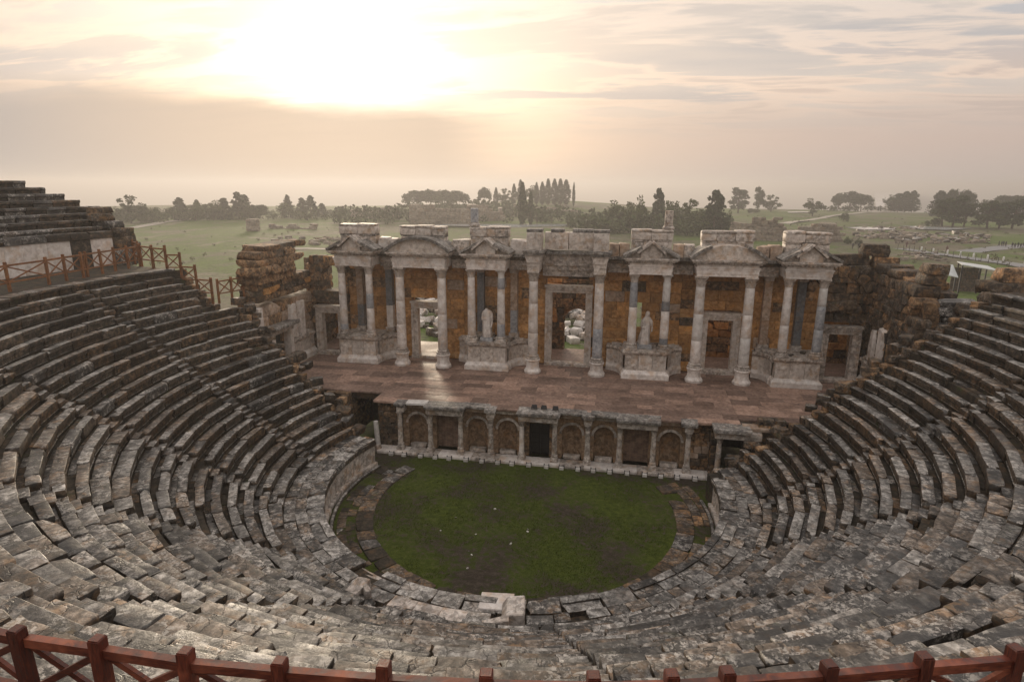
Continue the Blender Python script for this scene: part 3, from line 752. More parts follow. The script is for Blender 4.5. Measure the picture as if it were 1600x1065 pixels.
# entablature over the front wall: each bay its own broken cornice slab
ent = empty('stage_front_cornice', (0, 0, 0), 'broken entablature slabs along the stage edge above the small columns', 'cornice')
for i, k in enumerate(kinds):
    x0, x1 = PX[i], PX[i+1]
    if k == 'arch':
        block('architrave', 'ashlar', pick(('ashlar_pale', 2), ('marble_dirty', 1)), ((x0+x1)/2, -7.75, 2.96), (x1-x0-.5, .5, .42), 0, ent)
        if i in (2, 5, 6): block('cornice_slab', 'slab', 'cornice_top', ((x0+x1)/2, -8.0, 3.30), (x1-x0-.3, .75, .17), rng.gauss(0,.02), ent, tilt=.01)
    else:
        block('architrave', 'cut', 'marble_dirty', ((x0+x1)/2, -8.12, 2.80), (x1-x0+.40, .92, .40), 0, ent)
        block('cornice_slab', 'slab', 'cornice_top', ((x0+x1)/2+.05, -8.24, 3.21), (x1-x0+.62, 1.10, .24), rng.gauss(0, .015), ent, tilt=.01)
for x, w in ((-9.6, .75), (-3.72, .7), (2.34, .75), (8.28, .95)):
    block('column_block', 'cut', 'marble_dirty', (x, -8.2, 2.82), (.5, .62, .36), 0, ent)
    block('cornice_slab', 'slab', 'cornice_top', (x, -8.24, 3.18), (w, .85, .24), 0, ent, tilt=.02)
block('cornice_slab', 'slab', 'pale_patch', (-8.55, -8.12, 3.32), (1.35, .7, .14), .03, ent, tilt=.02)

# ------------------------------------------------------------------ columns
def shaft_prof(r, z0, z1, n=7):
    return [(r*(1 - .14*(t**1.6)), z0+(z1-z0)*t) for t in [i/n for i in range(n+1)]]
def capital(parent, r, z0, h, mat, plain_cap=False, loc=(0,0,0)):
    mb = MB(); mb.lathe([(r*.88, z0), (r*.98, z0+.02), (r*.9, z0+.06), (r*.92, z0+h*.45), (r*1.12, z0+h*.72), (r*1.38, z0+h*.84)], 16)
    w = r*1.42; q = w*.80                       # abacus with cut-in sides
    pts = []
    for k in range(4):
        a = math.pi/2*k + math.pi/4
        pts += [(w*1.30*math.cos(a-.09), w*1.30*math.sin(a-.09)), (w*1.30*math.cos(a+.09), w*1.30*math.sin(a+.09)), (q*math.cos(a+math.pi/4), q*math.sin(a+math.pi/4))]
    n = len(pts)
    mb.add([(x, y, z0+h*.85) for x, y in pts] + [(x, y, z0+h) for x, y in pts], [tuple(reversed(range(n))), tuple(range(n, 2*n))] + [(i, (i+1) % n, (i+1) % n+n, i+n) for i in range(n)])
    c = mb.build('capital', mat, parent, loc=loc)
    if plain_cap: return c
    mb = MB()
    for row, (zb, hh, out, cnt, off) in enumerate(((.05, .42, .30, 8, 0), (.28, .46, .42, 8, math.pi/8))):
        for k in range(cnt):
            a = 2*math.pi*k/cnt + off; ca, sa = math.cos(a), math.sin(a)
            wv = r*.34; pr = [(r*.97, zb, wv*.9), (r*1.04, zb+hh*.45, wv), (r*(1.05+out*.55), zb+hh*.85, wv*.8), (r*(1.08+out), zb+hh*.98, wv*.35), (r*(1.05+out), zb+hh*.80, wv*.25)]
            vs = []
            for rr, zz, ww in pr: vs += [(rr*ca - ww*sa, rr*sa + ww*ca, z0+h*zz), (rr*ca + ww*sa, rr*sa - ww*ca, z0+h*zz)]
            mb.add(vs, [(2*j, 2*j+1, 2*j+3, 2*j+2) for j in range(4)])
    for k in range(4):                          # corner volutes
        a = math.pi/2*k + math.pi/4; ca, sa = math.cos(a), math.sin(a)
        mb.bar((r*1.0*ca, r*1.0*sa, z0+h*.55), (r*1.62*ca, r*1.62*sa, z0+h*.84), r*.22, r*.22)
    mb.build('leaves', mat, c)
    return c
def attic_base(parent, r, z0, mat, plinth=True):
    mb = MB()
    if plinth: mb.box(-r*1.42, r*1.42, -r*1.42, r*1.42, z0, z0+.16)
    z = z0 + (.16 if plinth else 0)
    mb.lathe([(r*1.38, z), (r*1.44, z+.05), (r*1.38, z+.11), (r*1.15, z+.14), (r*1.12, z+.18), (r*1.24, z+.21), (r*1.26, z+.25), (r*1.18, z+.29), (r*1.0, z+.32)], 24)
    return mb.build('base', mat, parent, smooth=False), z+.32
def column(x, y, z0, z1, r, label, drums, group, floor=False, plain_cap=False, capmat='carved'):
    """drums: list of (fraction of shaft height, material)"""
    root = empty('marble_column', (x, y, z0), label, 'column', group); z = 0
    if floor:
        mb = MB(); mb.lathe([(.62, 0), (.64, .16), (.58, .24), (.50, .36), (.47, .62), (.50, .84), (.56, .92), (.57, 1.0), (.5, 1.05)], 10)
        p = mb.build('pedestal', MT['marble'], root); p.rotation_euler.z = math.pi/10
        b, z = attic_base(root, r, 1.05, MT['marble_dirty'], plinth=False)
    else:
        b, z = attic_base(root, r, 0, MT['marble_dirty'])
    H = z1-z0; ch = r*2.05; zs = z; ze = H-ch; t0 = 0
    def rr(t): return r*(1-.14*t**1.5)
    for fr, mt in drums:
        t1 = min(1, t0+fr); mb = MB(); n = 4
        mb.lathe([(rr(t0)-.012, zs+(ze-zs)*t0)] + [(rr(t0+(t1-t0)*i/n), zs+(ze-zs)*(t0+(t1-t0)*i/n)+(.012 if i == 0 else (-.012 if i == n else 0))) for i in range(n+1)] + [(rr(t1)-.012, zs+(ze-zs)*t1)], 24, caps=False)
        o = mb.build('drum', MT[mt], root, smooth=True); t0 = t1
    capital(root, r*.86, ze, ch, MT[capmat], plain_cap)
    root.rotation_euler.z = rng.choice((0, math.pi/2))
    return root
ZA = 10.95
cg = 'tall marble columns of the stage facade'
F_, P_ = 'standing on the stage floor', 'standing on a carved podium'
M1 = [(.34, 'marble'), (.33, 'marble'), (.33, 'marble')]
column(-17.17, .12, 5.5, ZA, .30, 'leftmost tall marble column, on the far left carved podium', [(.10, 'grey_marble'), (.52, 'marble'), (.38, 'marble')], cg)
column(-14.97, .12, 5.5, ZA, .30, 'marble column with a blue-grey middle drum, second from the left', [(.40, 'marble'), (.26, 'grey_marble'), (.34, 'marble')], cg)
column(-12.5, .05, HS, ZA, .36, 'floor-standing marble column left of the left open doorway', M1, cg, True)
column(-9.25, .05, HS, ZA, .36, 'floor-standing marble column right of the left open doorway', [(.5, 'marble'), (.5, 'marble')], cg, True)
column(-7.0, .12, 5.5, ZA, .30, 'marble column just left of the headless statue', [(.45, 'marble'), (.55, 'marble')], cg)
column(-4.76, .12, 5.5, ZA, .30, 'marble column just right of the headless statue with a plain capital', [(.22, 'grey_marble'), (.6, 'marble'), (.18, 'grey_marble')], cg, plain_cap=True, capmat='pale_patch')
column(-2.36, .05, HS, ZA, .36, 'floor-standing marble column left of the tall central doorway', [(.3, 'marble'), (.4, 'marble'), (.3, 'marble')], cg, True)
column(2.36, .05, HS, ZA, .36, 'floor-standing marble column right of the tall central doorway, bluish low down', [(.4, 'grey_marble'), (.6, 'marble')], cg, True)
column(4.76, .12, 5.5, ZA, .30, 'marble column with a twisted-leaf capital just left of the veiled statue', [(.6, 'marble'), (.4, 'grey_marble')], cg)
column(7.0, .12, 5.5, ZA, .30, 'marble column with dark square patches just right of the veiled statue', [(.10, 'dark_pillar'), (.45, 'marble'), (.16, 'dark_pillar'), (.29, 'pale_patch')], cg, plain_cap=True, capmat='pale_patch')
column(9.25, .05, HS, ZA, .36, 'floor-standing marble column left of the right half-open doorway', [(.3, 'marble'), (.35, 'pale_patch'), (.35, 'marble')], cg, True)
column(12.5, .05, HS, ZA, .36, 'floor-standing marble column right of the right half-open doorway', [(.36, 'pale_patch'), (.3, 'marble'), (.34, 'marble')], cg, True)
column(14.97, .12, 5.5, ZA, .30, 'marble column second from the right, on the far right podium', [(.4, 'marble'), (.6, 'marble')], cg)
column(17.17, .12, 5.5, ZA, .30, 'blue-grey rightmost tall column, on the far right podium', [(.35, 'grey_marble'), (.37, 'grey_marble'), (.28, 'pale_patch')], cg)
# flat pilasters against the wall behind the podium columns
pil = {-16.6: ('ashlar_pale', 'dark_pillar', 'first pale pilaster from the left, blue-grey at its foot'), -14.15: ('dark_pillar', 'marble', 'slate-blue pilaster behind the second column from the left'), -6.75: ('dark_pillar', 'dark_pillar', 'slate-blue pilaster left of the headless statue'), -4.15: ('ashlar_pale', 'grey_marble', 'pale pilaster right of the headless statue'),
       14.1: ('ashlar_pale', 'ashlar_pale', 'pale pilaster behind the second column from the right'), 16.35: ('dark_pillar', 'dark_pillar', 'slate-blue pilaster beside the rightmost column')}
for x, (up, lo, lab) in pil.items():
    root = empty('pilaster', (x, 2.3, 5.5), lab, 'pilaster', 'flat pilasters behind the podium columns')
    mb = MB(); mb.box(-.36, .36, -.40, .18, 0, .35); mb.build('base', MT['marble_dirty'], root)
    mb = MB(); mb.box(-.26, .26, -.32, .18, .35, 2.1); mb.build('drum', MT[lo], root)
    mb = MB(); mb.box(-.26, .26, -.32, .18, 2.115, 4.95); mb.build('drum', MT[up], root)
    mb = MB(); mb.prism([(-.27,4.96),(.27,4.96),(.38,5.44),(-.38,5.44)], -.44, .18); mb.build('capital', MT['carved'], root)
# small columns of the stage front
sw = ['first small column from the left of the stage front', 'second small column from the left of the stage front', 'third small column from the left of the stage front', 'fourth small column from the left of the stage front, with a darkened foot', 'small column left of the dark central door of the stage front', 'small column right of the dark central door of the stage front',
      'fourth small column from the right end of the stage front niches', 'third small column from the right end of the stage front niches', 'second small column from the right end of the stage front niches', 'last small column at the right end of the stage front niches', 'small column carrying the lintel of the right side passage']
def small_column(x, y, z0, z1, label, mat='marble_dirty', cap=True, lean=0):
    root = empty('small_column', (x, y, z0), label, 'column', 'small columns of the stage front'); r = .165; H = z1-z0
    b, z = attic_base(root, r, 0, MT['marble_dirty']); ch = .42 if cap else 0
    mb = MB(); mb.lathe(shaft_prof(r, z, H-ch), 16, caps=True); mb.build('shaft', MT[mat], root, smooth=False)
    if cap: capital(root, r*.86, H-ch, ch, MT['marble_dirty'])
    root.rotation_euler.y = lean
for i, x in enumerate(PX): small_column(x, -8.3, .2, 2.80 if kinds[min(i, 8)] != 'x' else 2.8, sw[i], pick(('marble_dirty', 3), ('marble', 1)))
small_column(10.0, -8.65, .3, 2.75, sw[10])
small_column(-11.2, -8.45, 0, 2.05, 'leaning white column stump without capital at the left passage', 'pale_patch', False, -.05)
# right side passage lintel, left passage stub walls
root = empty('passage_lintel', (11, -8.9, 2.75), 'cracked marble lintel with lichened slab over the dark right side passage', 'lintel')
block('architrave', 'cut', 'marble_dirty', (10.95, -8.6, 2.76), (2.6, .8, .42), .0, root)
block('cornice_slab', 'slab', 'cornice_top', (10.6, -8.7, 3.19), (2.1, 1.1, .24), .02, root, tilt=.02)
block('cornice_slab', 'slab', 'ashlar_pale', (12.0, -8.3, 3.2), (1.5, .7, .22), .0, root, tilt=.01)
root = empty('passage_wall', (11.5, -7, 0), 'rough masonry wall around the dark right side passage', 'wall')
coursed(root, 12.1, 13.6, -8.5, 1.8, 3.9, .6, 'ruin', [('rough', 2), ('rough_dark', 2)])
coursed(root, -8.5, -3.4, 12.15, 0, 3.3, .4, 'ruin', [('rough_dark', 1)], axis='y', face=-1)
coursed(root, -8.3, -3.4, 9.95, 0, 3.2, .4, 'ruin', [('rough_dark', 1)], axis='y', face=1)
mb = MB(); mb.box(10.0, 12.2, -8.4, -6.9, 3.0, 3.22); mb.build('ceiling_slab', MT['rough_dark'], root, loc=-root.location)
root = empty('passage_wall', (-13.5, -7, 0), 'rough masonry wall of the dark left side passage beside the seat rows', 'wall')
coursed(root, -8.2, -2.6, -13.75, .0, 3.2, .5, 'ruin', [('rough', 2), ('rough_dark', 2)], axis='y', face=1)
coursed(root, -15.4, -13.75, -7.0, .6, 3.3, .5, 'ruin', [('rough', 2), ('rough_dark', 2)])
# spotlights on the ground and on the stage edge
for i, (x, w) in enumerate(((-1.02, 'leftmost'), (-.42, 'middle'), (.30, 'rightmost'))):
    root = empty('floodlight', (x, -8.05, HS), '%s of three small black floodlights on the stage edge' % w, 'floodlight', 'floodlights on the stage edge')
    mb = MB(); mb.box(-.15, .15, -.08, .08, .10, .34); o = mb.build('housing', MT['black'], root); o.rotation_euler.x = -.35
    mb = MB(); mb.box(-.18, -.155, -.03, .03, 0, .26); mb.box(.155, .18, -.03, .03, 0, .26); mb.box(-.18, .18, -.05, .05, 0, .02); mb.build('bracket', MT['metal_dark'], root)
ORD = ['first', 'second', 'third', 'fourth', 'fifth', 'sixth', 'seventh', 'eighth', 'ninth', 'tenth', 'eleventh', 'twelfth', 'thirteenth', 'fourteenth', 'fifteenth', 'sixteenth', 'seventeenth', 'eighteenth', 'nineteenth', 'twentieth']
for i in range(20):
    x = -10.2 + 1.0*i + rng.gauss(0, .05)
    root = empty('ground_spotlight', (x, -8.95, 0), '%s small pale lamp housing from the left along the marble kerb' % ORD[i], 'lamp', 'ground spotlights along the kerb')
    mb = MB(); mb.box(-.13, .13, -.10, .10, 0, .16); mb.build('housing', MT['pale_patch'], root)
    mb = MB(); mb.prism([(-.17,.0),(.17,.0),(.17,.24),(.12,.24),(.12,.17),(-.12,.17),(-.12,.24),(-.17,.24)], .105, .14); mb.build('bracket', MT['metal_dark'], root)

# ------------------------------------------------------------------ podiums
def relief(parent, p0, p1, z0, z1, mat, seed, amp=.05, name='relief_panel'):
    """carved panel between two plan points, figures raised from the face"""
    p0 = Vector(p0); p1 = Vector(p1); L = (p1-p0).length; nx = max(6, int(L/.07)); nz = max(6, int((z1-z0)/.07)); d = (p1-p0)/L; nrm = Vector((d.y, -d.x))
    mb = MB(); vs = []; fs = []
    for j in range(nz+1):
        for i in range(nx+1):
            u = L*i/nx; v = (z1-z0)*j/nz
            k = noise.noise(Vector((u*2.6+seed*7, v*1.6, seed)))*.7 + noise.noise(Vector((u*6+seed, v*5, seed*2)))*.45
            e = min(1, min(u, L-u)/.12)*min(1, min(v, z1-z0-v)/.12)
            h = amp*max(-.4, min(1.1, k*1.9))*e
            p = p0 + d*u + nrm*h
            vs.append((p.x, p.y, z0+v))
    for j in range(nz):
        for i in range(nx):
            a = j*(nx+1)+i; fs.append((a, a+1, a+nx+2, a+nx+1))
    mb.add(vs, fs); return mb.build(name, mat, parent, smooth=True)
def wall_path(parent, pts, prof, mat, name, depth=.4):
    """moulding: profile (offset outwards, z) swept along plan points"""
    mb = MB(); vs = []; n = len(pts); k = len(prof)
    P = [Vector(p) for p in pts]
    for i in range(n):
        a = P[max(0, i-1)]; b = P[min(n-1, i+1)]
        d1 = (P[i]-a).normalized() if i > 0 else (b-P[i]).normalized(); d2 = (b-P[i]).normalized() if i < n-1 else d1
        n1 = Vector((d1.y, -d1.x)); n2 = Vector((d2.y, -d2.x)); nn = (n1+n2).normalized(); s = 1/max(.5, nn.dot(n1))
        for o, z in prof: q = P[i]+nn*o*s; vs.append((q.x, q.y, z))
    fs = [(i*k+j, (i+1)*k+j, (i+1)*k+j+1, i*k+j+1) for i in range(n-1) for j in range(k-1)]
    fs += [tuple(range(k)), tuple(reversed(range((n-1)*k, n*k)))]
    mb.add(vs, fs); return mb.build(name, mat, parent)
ZP = 5.5
BASE = [(-.2, HS), (.22, HS), (.22, HS+.34), (.17, HS+.42), (.08, HS+.50), (.04, HS+.60), (-.2, HS+.60)]
CROWN = [(-.2, ZP-.36), (.03, ZP-.36), (.06, ZP-.27), (.16, ZP-.20), (.18, ZP-.10), (.14, ZP-.09), (.14, ZP), (-.2, ZP)]
pods = [(-16.05, 'far left carved podium under a pair of columns'), (-5.82, 'carved podium under the headless statue, left of the central doorway'), (5.82, 'carved podium under the veiled statue, right of the central doorway'), (16.05, 'far right carved podium under the blue-grey column')]
for i, (cx, lab) in enumerate(pods):
    root = empty('podium', (cx, 1, HS), lab, 'podium', 'carved podiums of the stage facade'); hw = 1.46; yf = -.12
    pts = [(-hw, 1.7), (-hw, yf-1), (hw, yf-1), (hw, 1.7)]
    sub = lambda pf: [(o, z-HS) for o, z in pf]
    wall_path(root, pts, sub(BASE), MT['marble'], 'base_moulding'); wall_path(root, pts, sub(CROWN), MT['marble_dirty'], 'crown_moulding')
    mb = MB(); mb.box(-hw+.1, hw-.1, yf-.95, 1.6, 0, ZP-HS-.004); mb.build('core', MT['marble_dirty'], root)
    for j in range(3):
        w = (2*hw)/3; relief(root, (-hw+w*j+.015, yf-1.0), (-hw+w*(j+1)-.015, yf-1.0), .58, ZP-HS-.35, MT['carved'], i*5+j+1)
    relief(root, (hw, yf-.99), (hw, 1.5), .58, ZP-HS-.35, MT['carved'], i*5+4, .035); relief(root, (-hw, 1.5), (-hw, yf-.99), .58, ZP-HS-.35, MT['carved'], i*5+9, .035)
    for q in range(rng.randint(3, 5)): block('loose_stone', 'ruin', pick(('marble_dirty', 1), ('seat', 1)), (cx+rng.uniform(-.9,.9), rng.uniform(.6,1.9), ZP), (rng.uniform(.3,.7), rng.uniform(.25,.5), rng.uniform(.08,.2)), rng.uniform(0,3), root, tilt=.05)
# concave linking podiums
links = [(-14.6, 1, 'concave carved podium right of the far left column pair'), (-7.28, -1, 'concave carved podium left of the headless statue'), (-4.36, 1, 'concave carved podium right of the headless statue'), (4.36, -1, 'concave carved podium left of the veiled statue'), (7.28, 1, 'concave carved podium right of the veiled statue'), (14.6, -1, 'concave carved podium left of the far right column pair')]
for i, (x, s, lab) in enumerate(links):
    root = empty('linking_podium', (x, 1, HS), lab, 'podium', 'concave linking podiums'); pts = []
    span = 1.05 if abs(x) > 5 else 1.25
    for k in range(9):
        t = k/8; a = t*math.pi/2
        pts.append((s*(.12+span*(1-math.cos(a)))*1.0, -.65 + 1.55*math.sin(a)))
    pts = pts if s > 0 else pts[::-1]
    zt = HS+1.95
    wall_path(root, pts, [(o*.8, z-HS) for o, z in BASE], MT['marble'], 'base_moulding'); wall_path(root, pts, [(o, z-HS-.15) for o, z in CROWN], MT['marble_dirty'], 'crown_moulding')
    for k in range(0, 8, 2): relief(root, pts[k], pts[k+2], .58, zt-HS-.34, MT['carved'], 40+i*4+k, .035)
    mb = MB(); poly = [Vector(p) for p in pts]; far = [(pts[-1][0], 1.4), (pts[0][0], 1.4)]; P2 = [(p.x, p.y) for p in poly] + far
    n = len(P2); mb.add([(x_, y_, zt-HS-.01) for x_, y_ in P2], [tuple(range(n))]); mb.build('top', MT['marble_dirty'], root)
    for q in range(2): block('loose_stone', 'cut', 'marble_dirty', (x+s*rng.uniform(.3,1.0), rng.uniform(1.7, 2.1), zt), (rng.uniform(.4,.8), .3, rng.uniform(.1,.25)), rng.gauss(0,.2), root, tilt=.02)

# ------------------------------------------------------------------ facade wall of orange blocks
doors = [(0.0, 1.75, 9.58), (-11.1, 1.36, 7.95), (11.1, 1.36, 7.95)]
def skipper(ops):
    def f(a, b, z0, z1):
        segs = [(a, b)]
        for (x0, x1, zb, zt) in ops:
            if z1 <= zb+.03 or z0 >= zt-.03: continue
            out = []
            for (p, q) in segs:
                if q <= x0 or p >= x1: out.append((p, q)); continue
                if p < x0: out.append((p, x0))
                if q > x1: out.append((x1, q))
            segs = out
        return segs
    return f
walls = [(-17.8, -8.2, 'left part of the orange block wall behind the columns'), (-8.2, 8.2, 'central part of the orange block wall behind the columns'), (8.2, 17.8, 'right part of the orange block wall behind the columns')]
for (x0, x1, lab) in walls:
    root = empty('facade_wall', ((x0+x1)/2, 2.6, HS), lab, 'wall', 'orange block walls behind the columns')
    ops = [(c-w, c+w, HS-1, t) for c, w, t in doors] + [(4.95, 5.45, 6.9, 8.2), (-12.4, -9.9, 8.0, 8.5)][:1]+[]
    coursed(root, x0, x1, 2.5, HS, 11.85, .8, 'ashlar', [('ashlar', 9), ('rough', 1.0), ('ashlar_pale', .6), ('rough_dark', .3)], .58, .82, 1.0, 2.0, jit=.018, skip=skipper(ops), tilt=.003)
# wall behind, seen through the doorways
root = empty('back_wall', (0, 7.3, HS), 'rough rear wall with an arched opening, seen through the doorways', 'wall')
bops = [(-.74, 1.5, HS-1, 6.95), (-14.0, -11.5, HS-1, 8.6), (4.6, 6.1, 5.6, 7.7), (-22.8, -19.6, 7.9, 12)]
coursed(root, -24, 24, 7.0, HS-.2, 10.6, .7, 'ruin', [('rough', 5), ('ashlar', 3), ('rough_dark', 1)], .55, .75, .9, 1.7, jit=.03, skip=skipper(bops), tilt=.01)
mb = MB(); A = arch_pts(.38, 1.12, 5.85, 12)
for i in range(12):
    (xa, za), (xb, zb) = A[i], A[i+1]; mb.add([(xa,6.95,za),(xa,6.95,7.15),(xb,6.95,7.15),(xb,6.95,zb),(xa,7.75,za),(xb,7.75,zb)], [(0,1,2,3),(0,3,5,4)])
mb.build('arch', MT['rough'], root, loc=-root.location)
coursed(root, 3.3, 7.0, -21.3, HS-.2, 10.6, .5, 'ruin', [('rough', 2), ('rough_dark', 2)], .5, .7, .7, 1.3, axis='y', face=1)
coursed(root, 3.3, 7.0, 21.3, HS-.2, 10.6, .5, 'ruin', [('rough', 2), ('rough_dark', 2)], .5, .7, .7, 1.3, axis='y', face=-1)
# door frames
def door_frame(cx, y, inner, jw, zb, zi, label, mat='carved', open_r=0):
    root = empty('door_frame', (cx, y, zb), label, 'door frame', 'carved marble door frames')
    for s in (-1, 1):
        mb = MB(); x0, x1 = (inner, inner+jw) if s > 0 else (-inner-jw, -inner)
        mb.box(x0, x1, -.12, .45, 0, zi-zb)
        mb.box(min(s*(inner+jw*.62), s*(inner+jw)), max(s*(inner+jw*.62), s*(inner+jw)), -.20, -.12, 0, zi-zb)
        j = mb.build('jamb', MT[mat], root)
    mb = MB(); w = inner+jw
    mb.box(-w, w, -.121, .45, zi-zb+.005, zi-zb+jw*.8); mb.box(-w-.06, w+.06, -.26, .45, zi-zb+jw*.8, zi-zb+jw*.8+.16); mb.box(-w+.02, w-.02, -.20, -.121, zi-zb+jw*.45, zi-zb+jw*.8)
    mb.build('lintel', MT[mat], root)
    mb = MB(); mb.box(-w, w, -.35, .5, -.25, 0); mb.build('threshold', MT['marble_dirty'], root)
    return root
door_frame(0, 2.4, 1.27, .50, 3.58, 9.05, 'tall central carved marble door frame')
door_frame(-11.1, 2.4, .85, .52, 3.62, 7.40, 'carved marble door frame between the third and fourth columns')
door_frame(11.1, 2.4, .88, .52, 3.62, 7.42, 'carved marble door frame left of the fourth podium, between floor columns')
door_frame(-19.25, 2.0, .68, .55, 3.6, 6.8, 'marble door frame at the left end of the facade')
door_frame(19.2, 2.0, .78, .55, 3.6, 6.85, 'marble door frame at the right end of the facade', 'marble_dirty')

# ------------------------------------------------------------------ entablatures, pediments, parapets
def entab(root, x0, x1, yf, z0, mat='marble', h=.82):
    """architrave of three steps, frieze and toothed cornice, local to root at (0,0,0)"""
    mb = MB()
    for k, (o, a, b) in enumerate(((0, 0, .2), (.035, .2, .42), (.07, .42, .56), (.12, .56, .62), (.02, .62, h))):
        mb.box(x0-o, x1+o, yf-o, 2.45, z0+a+.0005*k, z0+b)
    mb.build('architrave', MT[mat], root)
    mb = MB(); c = z0+h
    mb.box(x0-.14, x1+.14, yf-.14, 2.45, c+.002, c+.12)
    n = int((x1-x0)/.22)
    for i in range(n+1):
        x = x0-.1 + (x1-x0+.2)*i/n; mb.box(x-.06, x+.06, yf-.27, yf-.14, c+.02, c+.12)
    for yy in (0.2, .5, .8, 1.1, 1.4, 1.7):
        mb.box(x1+.14, x1+.27, yf+yy, yf+yy+.12, c+.02, c+.12); mb.box(x0-.27, x0-.14, yf+yy, yf+yy+.12, c+.02, c+.12)
    mb.box(x0-.34, x1+.34, yf-.34, 2.45, c+.122, c+.22); mb.box(x0-.42, x1+.42, yf-.42, 2.45, c+.222, c+.33)
    mb.build('cornice', MT['marble_dirty'], root)
    return c+.33
def raking(root, pts, th, y0, y1, mat):
    mb = MB()
    for (xa, za), (xb, zb) in zip(pts[:-1], pts[1:]):
        n = Vector((-(zb-za), xb-xa)).normalized()*th
        poly = [(xa, za), (xb, zb), (xb+n.x, zb+n.y), (xa+n.x, za+n.y)]
        mb.prism(poly, y0, y1)
    return mb.build('raking_cornice', mat, root)
def parapet(root, x0, x1, z0, z1, y0, n, top=True):
    xs = [x0] + sorted(x0+(x1-x0)*(i+rng.uniform(-.2,.2))/n for i in range(1, n)) + [x1]
    for a, b in zip(xs[:-1], xs[1:]):
        dz = rng.uniform(-.10, .03)
        block('parapet_block', 'ashlar', pick(('carved', 3), ('marble_dirty', 2)), ((a+b)/2, y0+.55, z0), (b-a-.02, 1.0, z1-z0-.14+dz), 0, root, tilt=.006)
        block('parapet_cap', 'worn', pick(('cornice_top', 1), ('marble_dirty', 3)), ((a+b)/2, y0+.54, z1-.14+dz), (b-a-.01, 1.06, .17), 0, root, tilt=.008)
YF = -.28
labs = {-16.05: 'broken triangular pediment over the leftmost column pair', -5.82: 'broken triangular pediment above the headless statue', 5.82: 'broken triangular pediment above the veiled statue', 16.05: 'triangular pediment over the rightmost column pair',
        -10.9: 'curved segmental pediment over the left open doorway', 10.9: 'curved broken pediment over the right half-open doorway'}
for cx, lab in labs.items():
    hw = 1.42 if abs(cx) != 10.9 else 1.98
    root = empty('entablature', (0, 0, 0), lab, 'pediment', 'pediments of the stage facade')
    zc = entab(root, cx-hw, cx+hw, YF, ZA)
    x0, x1 = cx-hw-.42, cx+hw+.42; zt = 13.22
    if abs(cx) == 10.9:
        hgt = zt-zc-.16; rad = ((x1-x0)**2/4 + hgt**2)/(2*hgt); n = 14; c0 = zc+hgt-rad; ph = math.asin(min(1, (x1-x0)/2/rad))
        arc = [(cx+rad*math.sin(-ph+2*ph*i/n), c0+rad*math.cos(-ph+2*ph*i/n)) for i in range(n+1)]
        mb = MB(); mb.prism([(x0, zc)] + [(x1, zc)] + arc[::-1][1:-1], YF-.05, 2.0); mb.build('tympanum', MT['carved'], root)
        lo, hi = (0, n+1) if cx < 0 else (0, n+1)
        cut = [i for i in range(n) if not (cx > 0 and i in (4, 5, 6, 7, 8, 9))] 
        mb = MB()
        for i in cut:
            (xa, za), (xb, zb) = arc[i], arc[i+1]; e = 1.0+.20/rad
            qa = (cx+(xa-cx)*e, c0+(za-c0)*e); qb = (cx+(xb-cx)*e, c0+(zb-c0)*e)
            mb.prism([(xa, za+.003), (xb, zb+.003), qb, qa], YF-.42, 2.0)
        mb.build('raking_cornice', MT['cornice_top'], root)
        if cx < 0: mbh = None
    else:
        slope = (zt-.14-zc)/((x1-x0)/2)
        gab = .62                                     # half width of the stepped-forward centre gable
        mb = MB(); mb.prism([(x0+.1, zc), (x1-.1, zc), (cx, zt-.16)], YF+.12, 2.0); mb.build('tympanum', MT['marble_dirty'], root)
        raking(root, [(x0, zc), (cx-gab, zc+slope*(cx-gab-x0))], .17, YF-.40, 1.9, MT['cornice_top'])
        raking(root, [(cx+gab, zc+slope*(x1-cx-gab)), (x1, zc)], .17, YF-.40, 1.9, MT['cornice_top'])
        zg = zc+.34
        mb = MB(); mb.prism([(cx-gab-.1, zc), (cx+gab+.1, zc), (cx+gab+.1, zg), (cx, zt-.12), (cx-gab-.1, zg)], YF-.12, YF+.118); mb.build('centre_gable', MT['carved'], root)
        raking(root, [(cx-gab-.28, zg-.06), (cx, zt-.10)], .15, YF-.40, 1.6, MT['marble_dirty']); raking(root, [(cx, zt-.10), (cx+gab+.28, zg-.06)], .15, YF-.40, 1.6, MT['marble_dirty'])
    w = hw-.02 if abs(cx) != 10.9 else hw-.28
    parapet(root, cx-w, cx+w, 12.5, 13.28, .85, 3); parapet(root, cx-w-.05, cx+w+.05, 13.26, 13.95, .75, 2 if abs(cx) != 10.9 else 3)
# centre: two column blocks and a recessed panel
root = empty('entablature', (0, 0, 0), 'flat central entablature with carved parapet panels above the tall doorway', 'entablature')
for s in (-1, 1):
    x = s*2.36
    mb = MB(); mb.box(x-.42, x+.42, YF, 2.4, ZA, ZA+.35); mb.box(x-.46, x+.46, YF-.04, 2.4, ZA+.352, ZA+.62); mb.prism([(x-.44,ZA+.622),(x+.44,ZA+.622),(x+.62,ZA+1.16),(x-.62,ZA+1.16)], YF-.14, 2.4); mb.build('architrave', MT['carved'], root)
    mb = MB(); mb.box(x-.68, x+.68, YF-.3, 2.4, ZA+1.162, ZA+1.33); mb.box(x-.78, x+.78, YF-.4, 2.4, ZA+1.332, ZA+1.48); mb.build('cornice', MT['cornice_top'], root)
    block('parapet_block', 'ashlar', 'carved', (x, .5, ZA+1.48), (1.05, 1.3, 1.25), 0, root)
    block('parapet_cap', 'slab', 'cornice_top', (x, .5, ZA+2.73), (1.1, 1.2, .22), 0, root, tilt=.02)
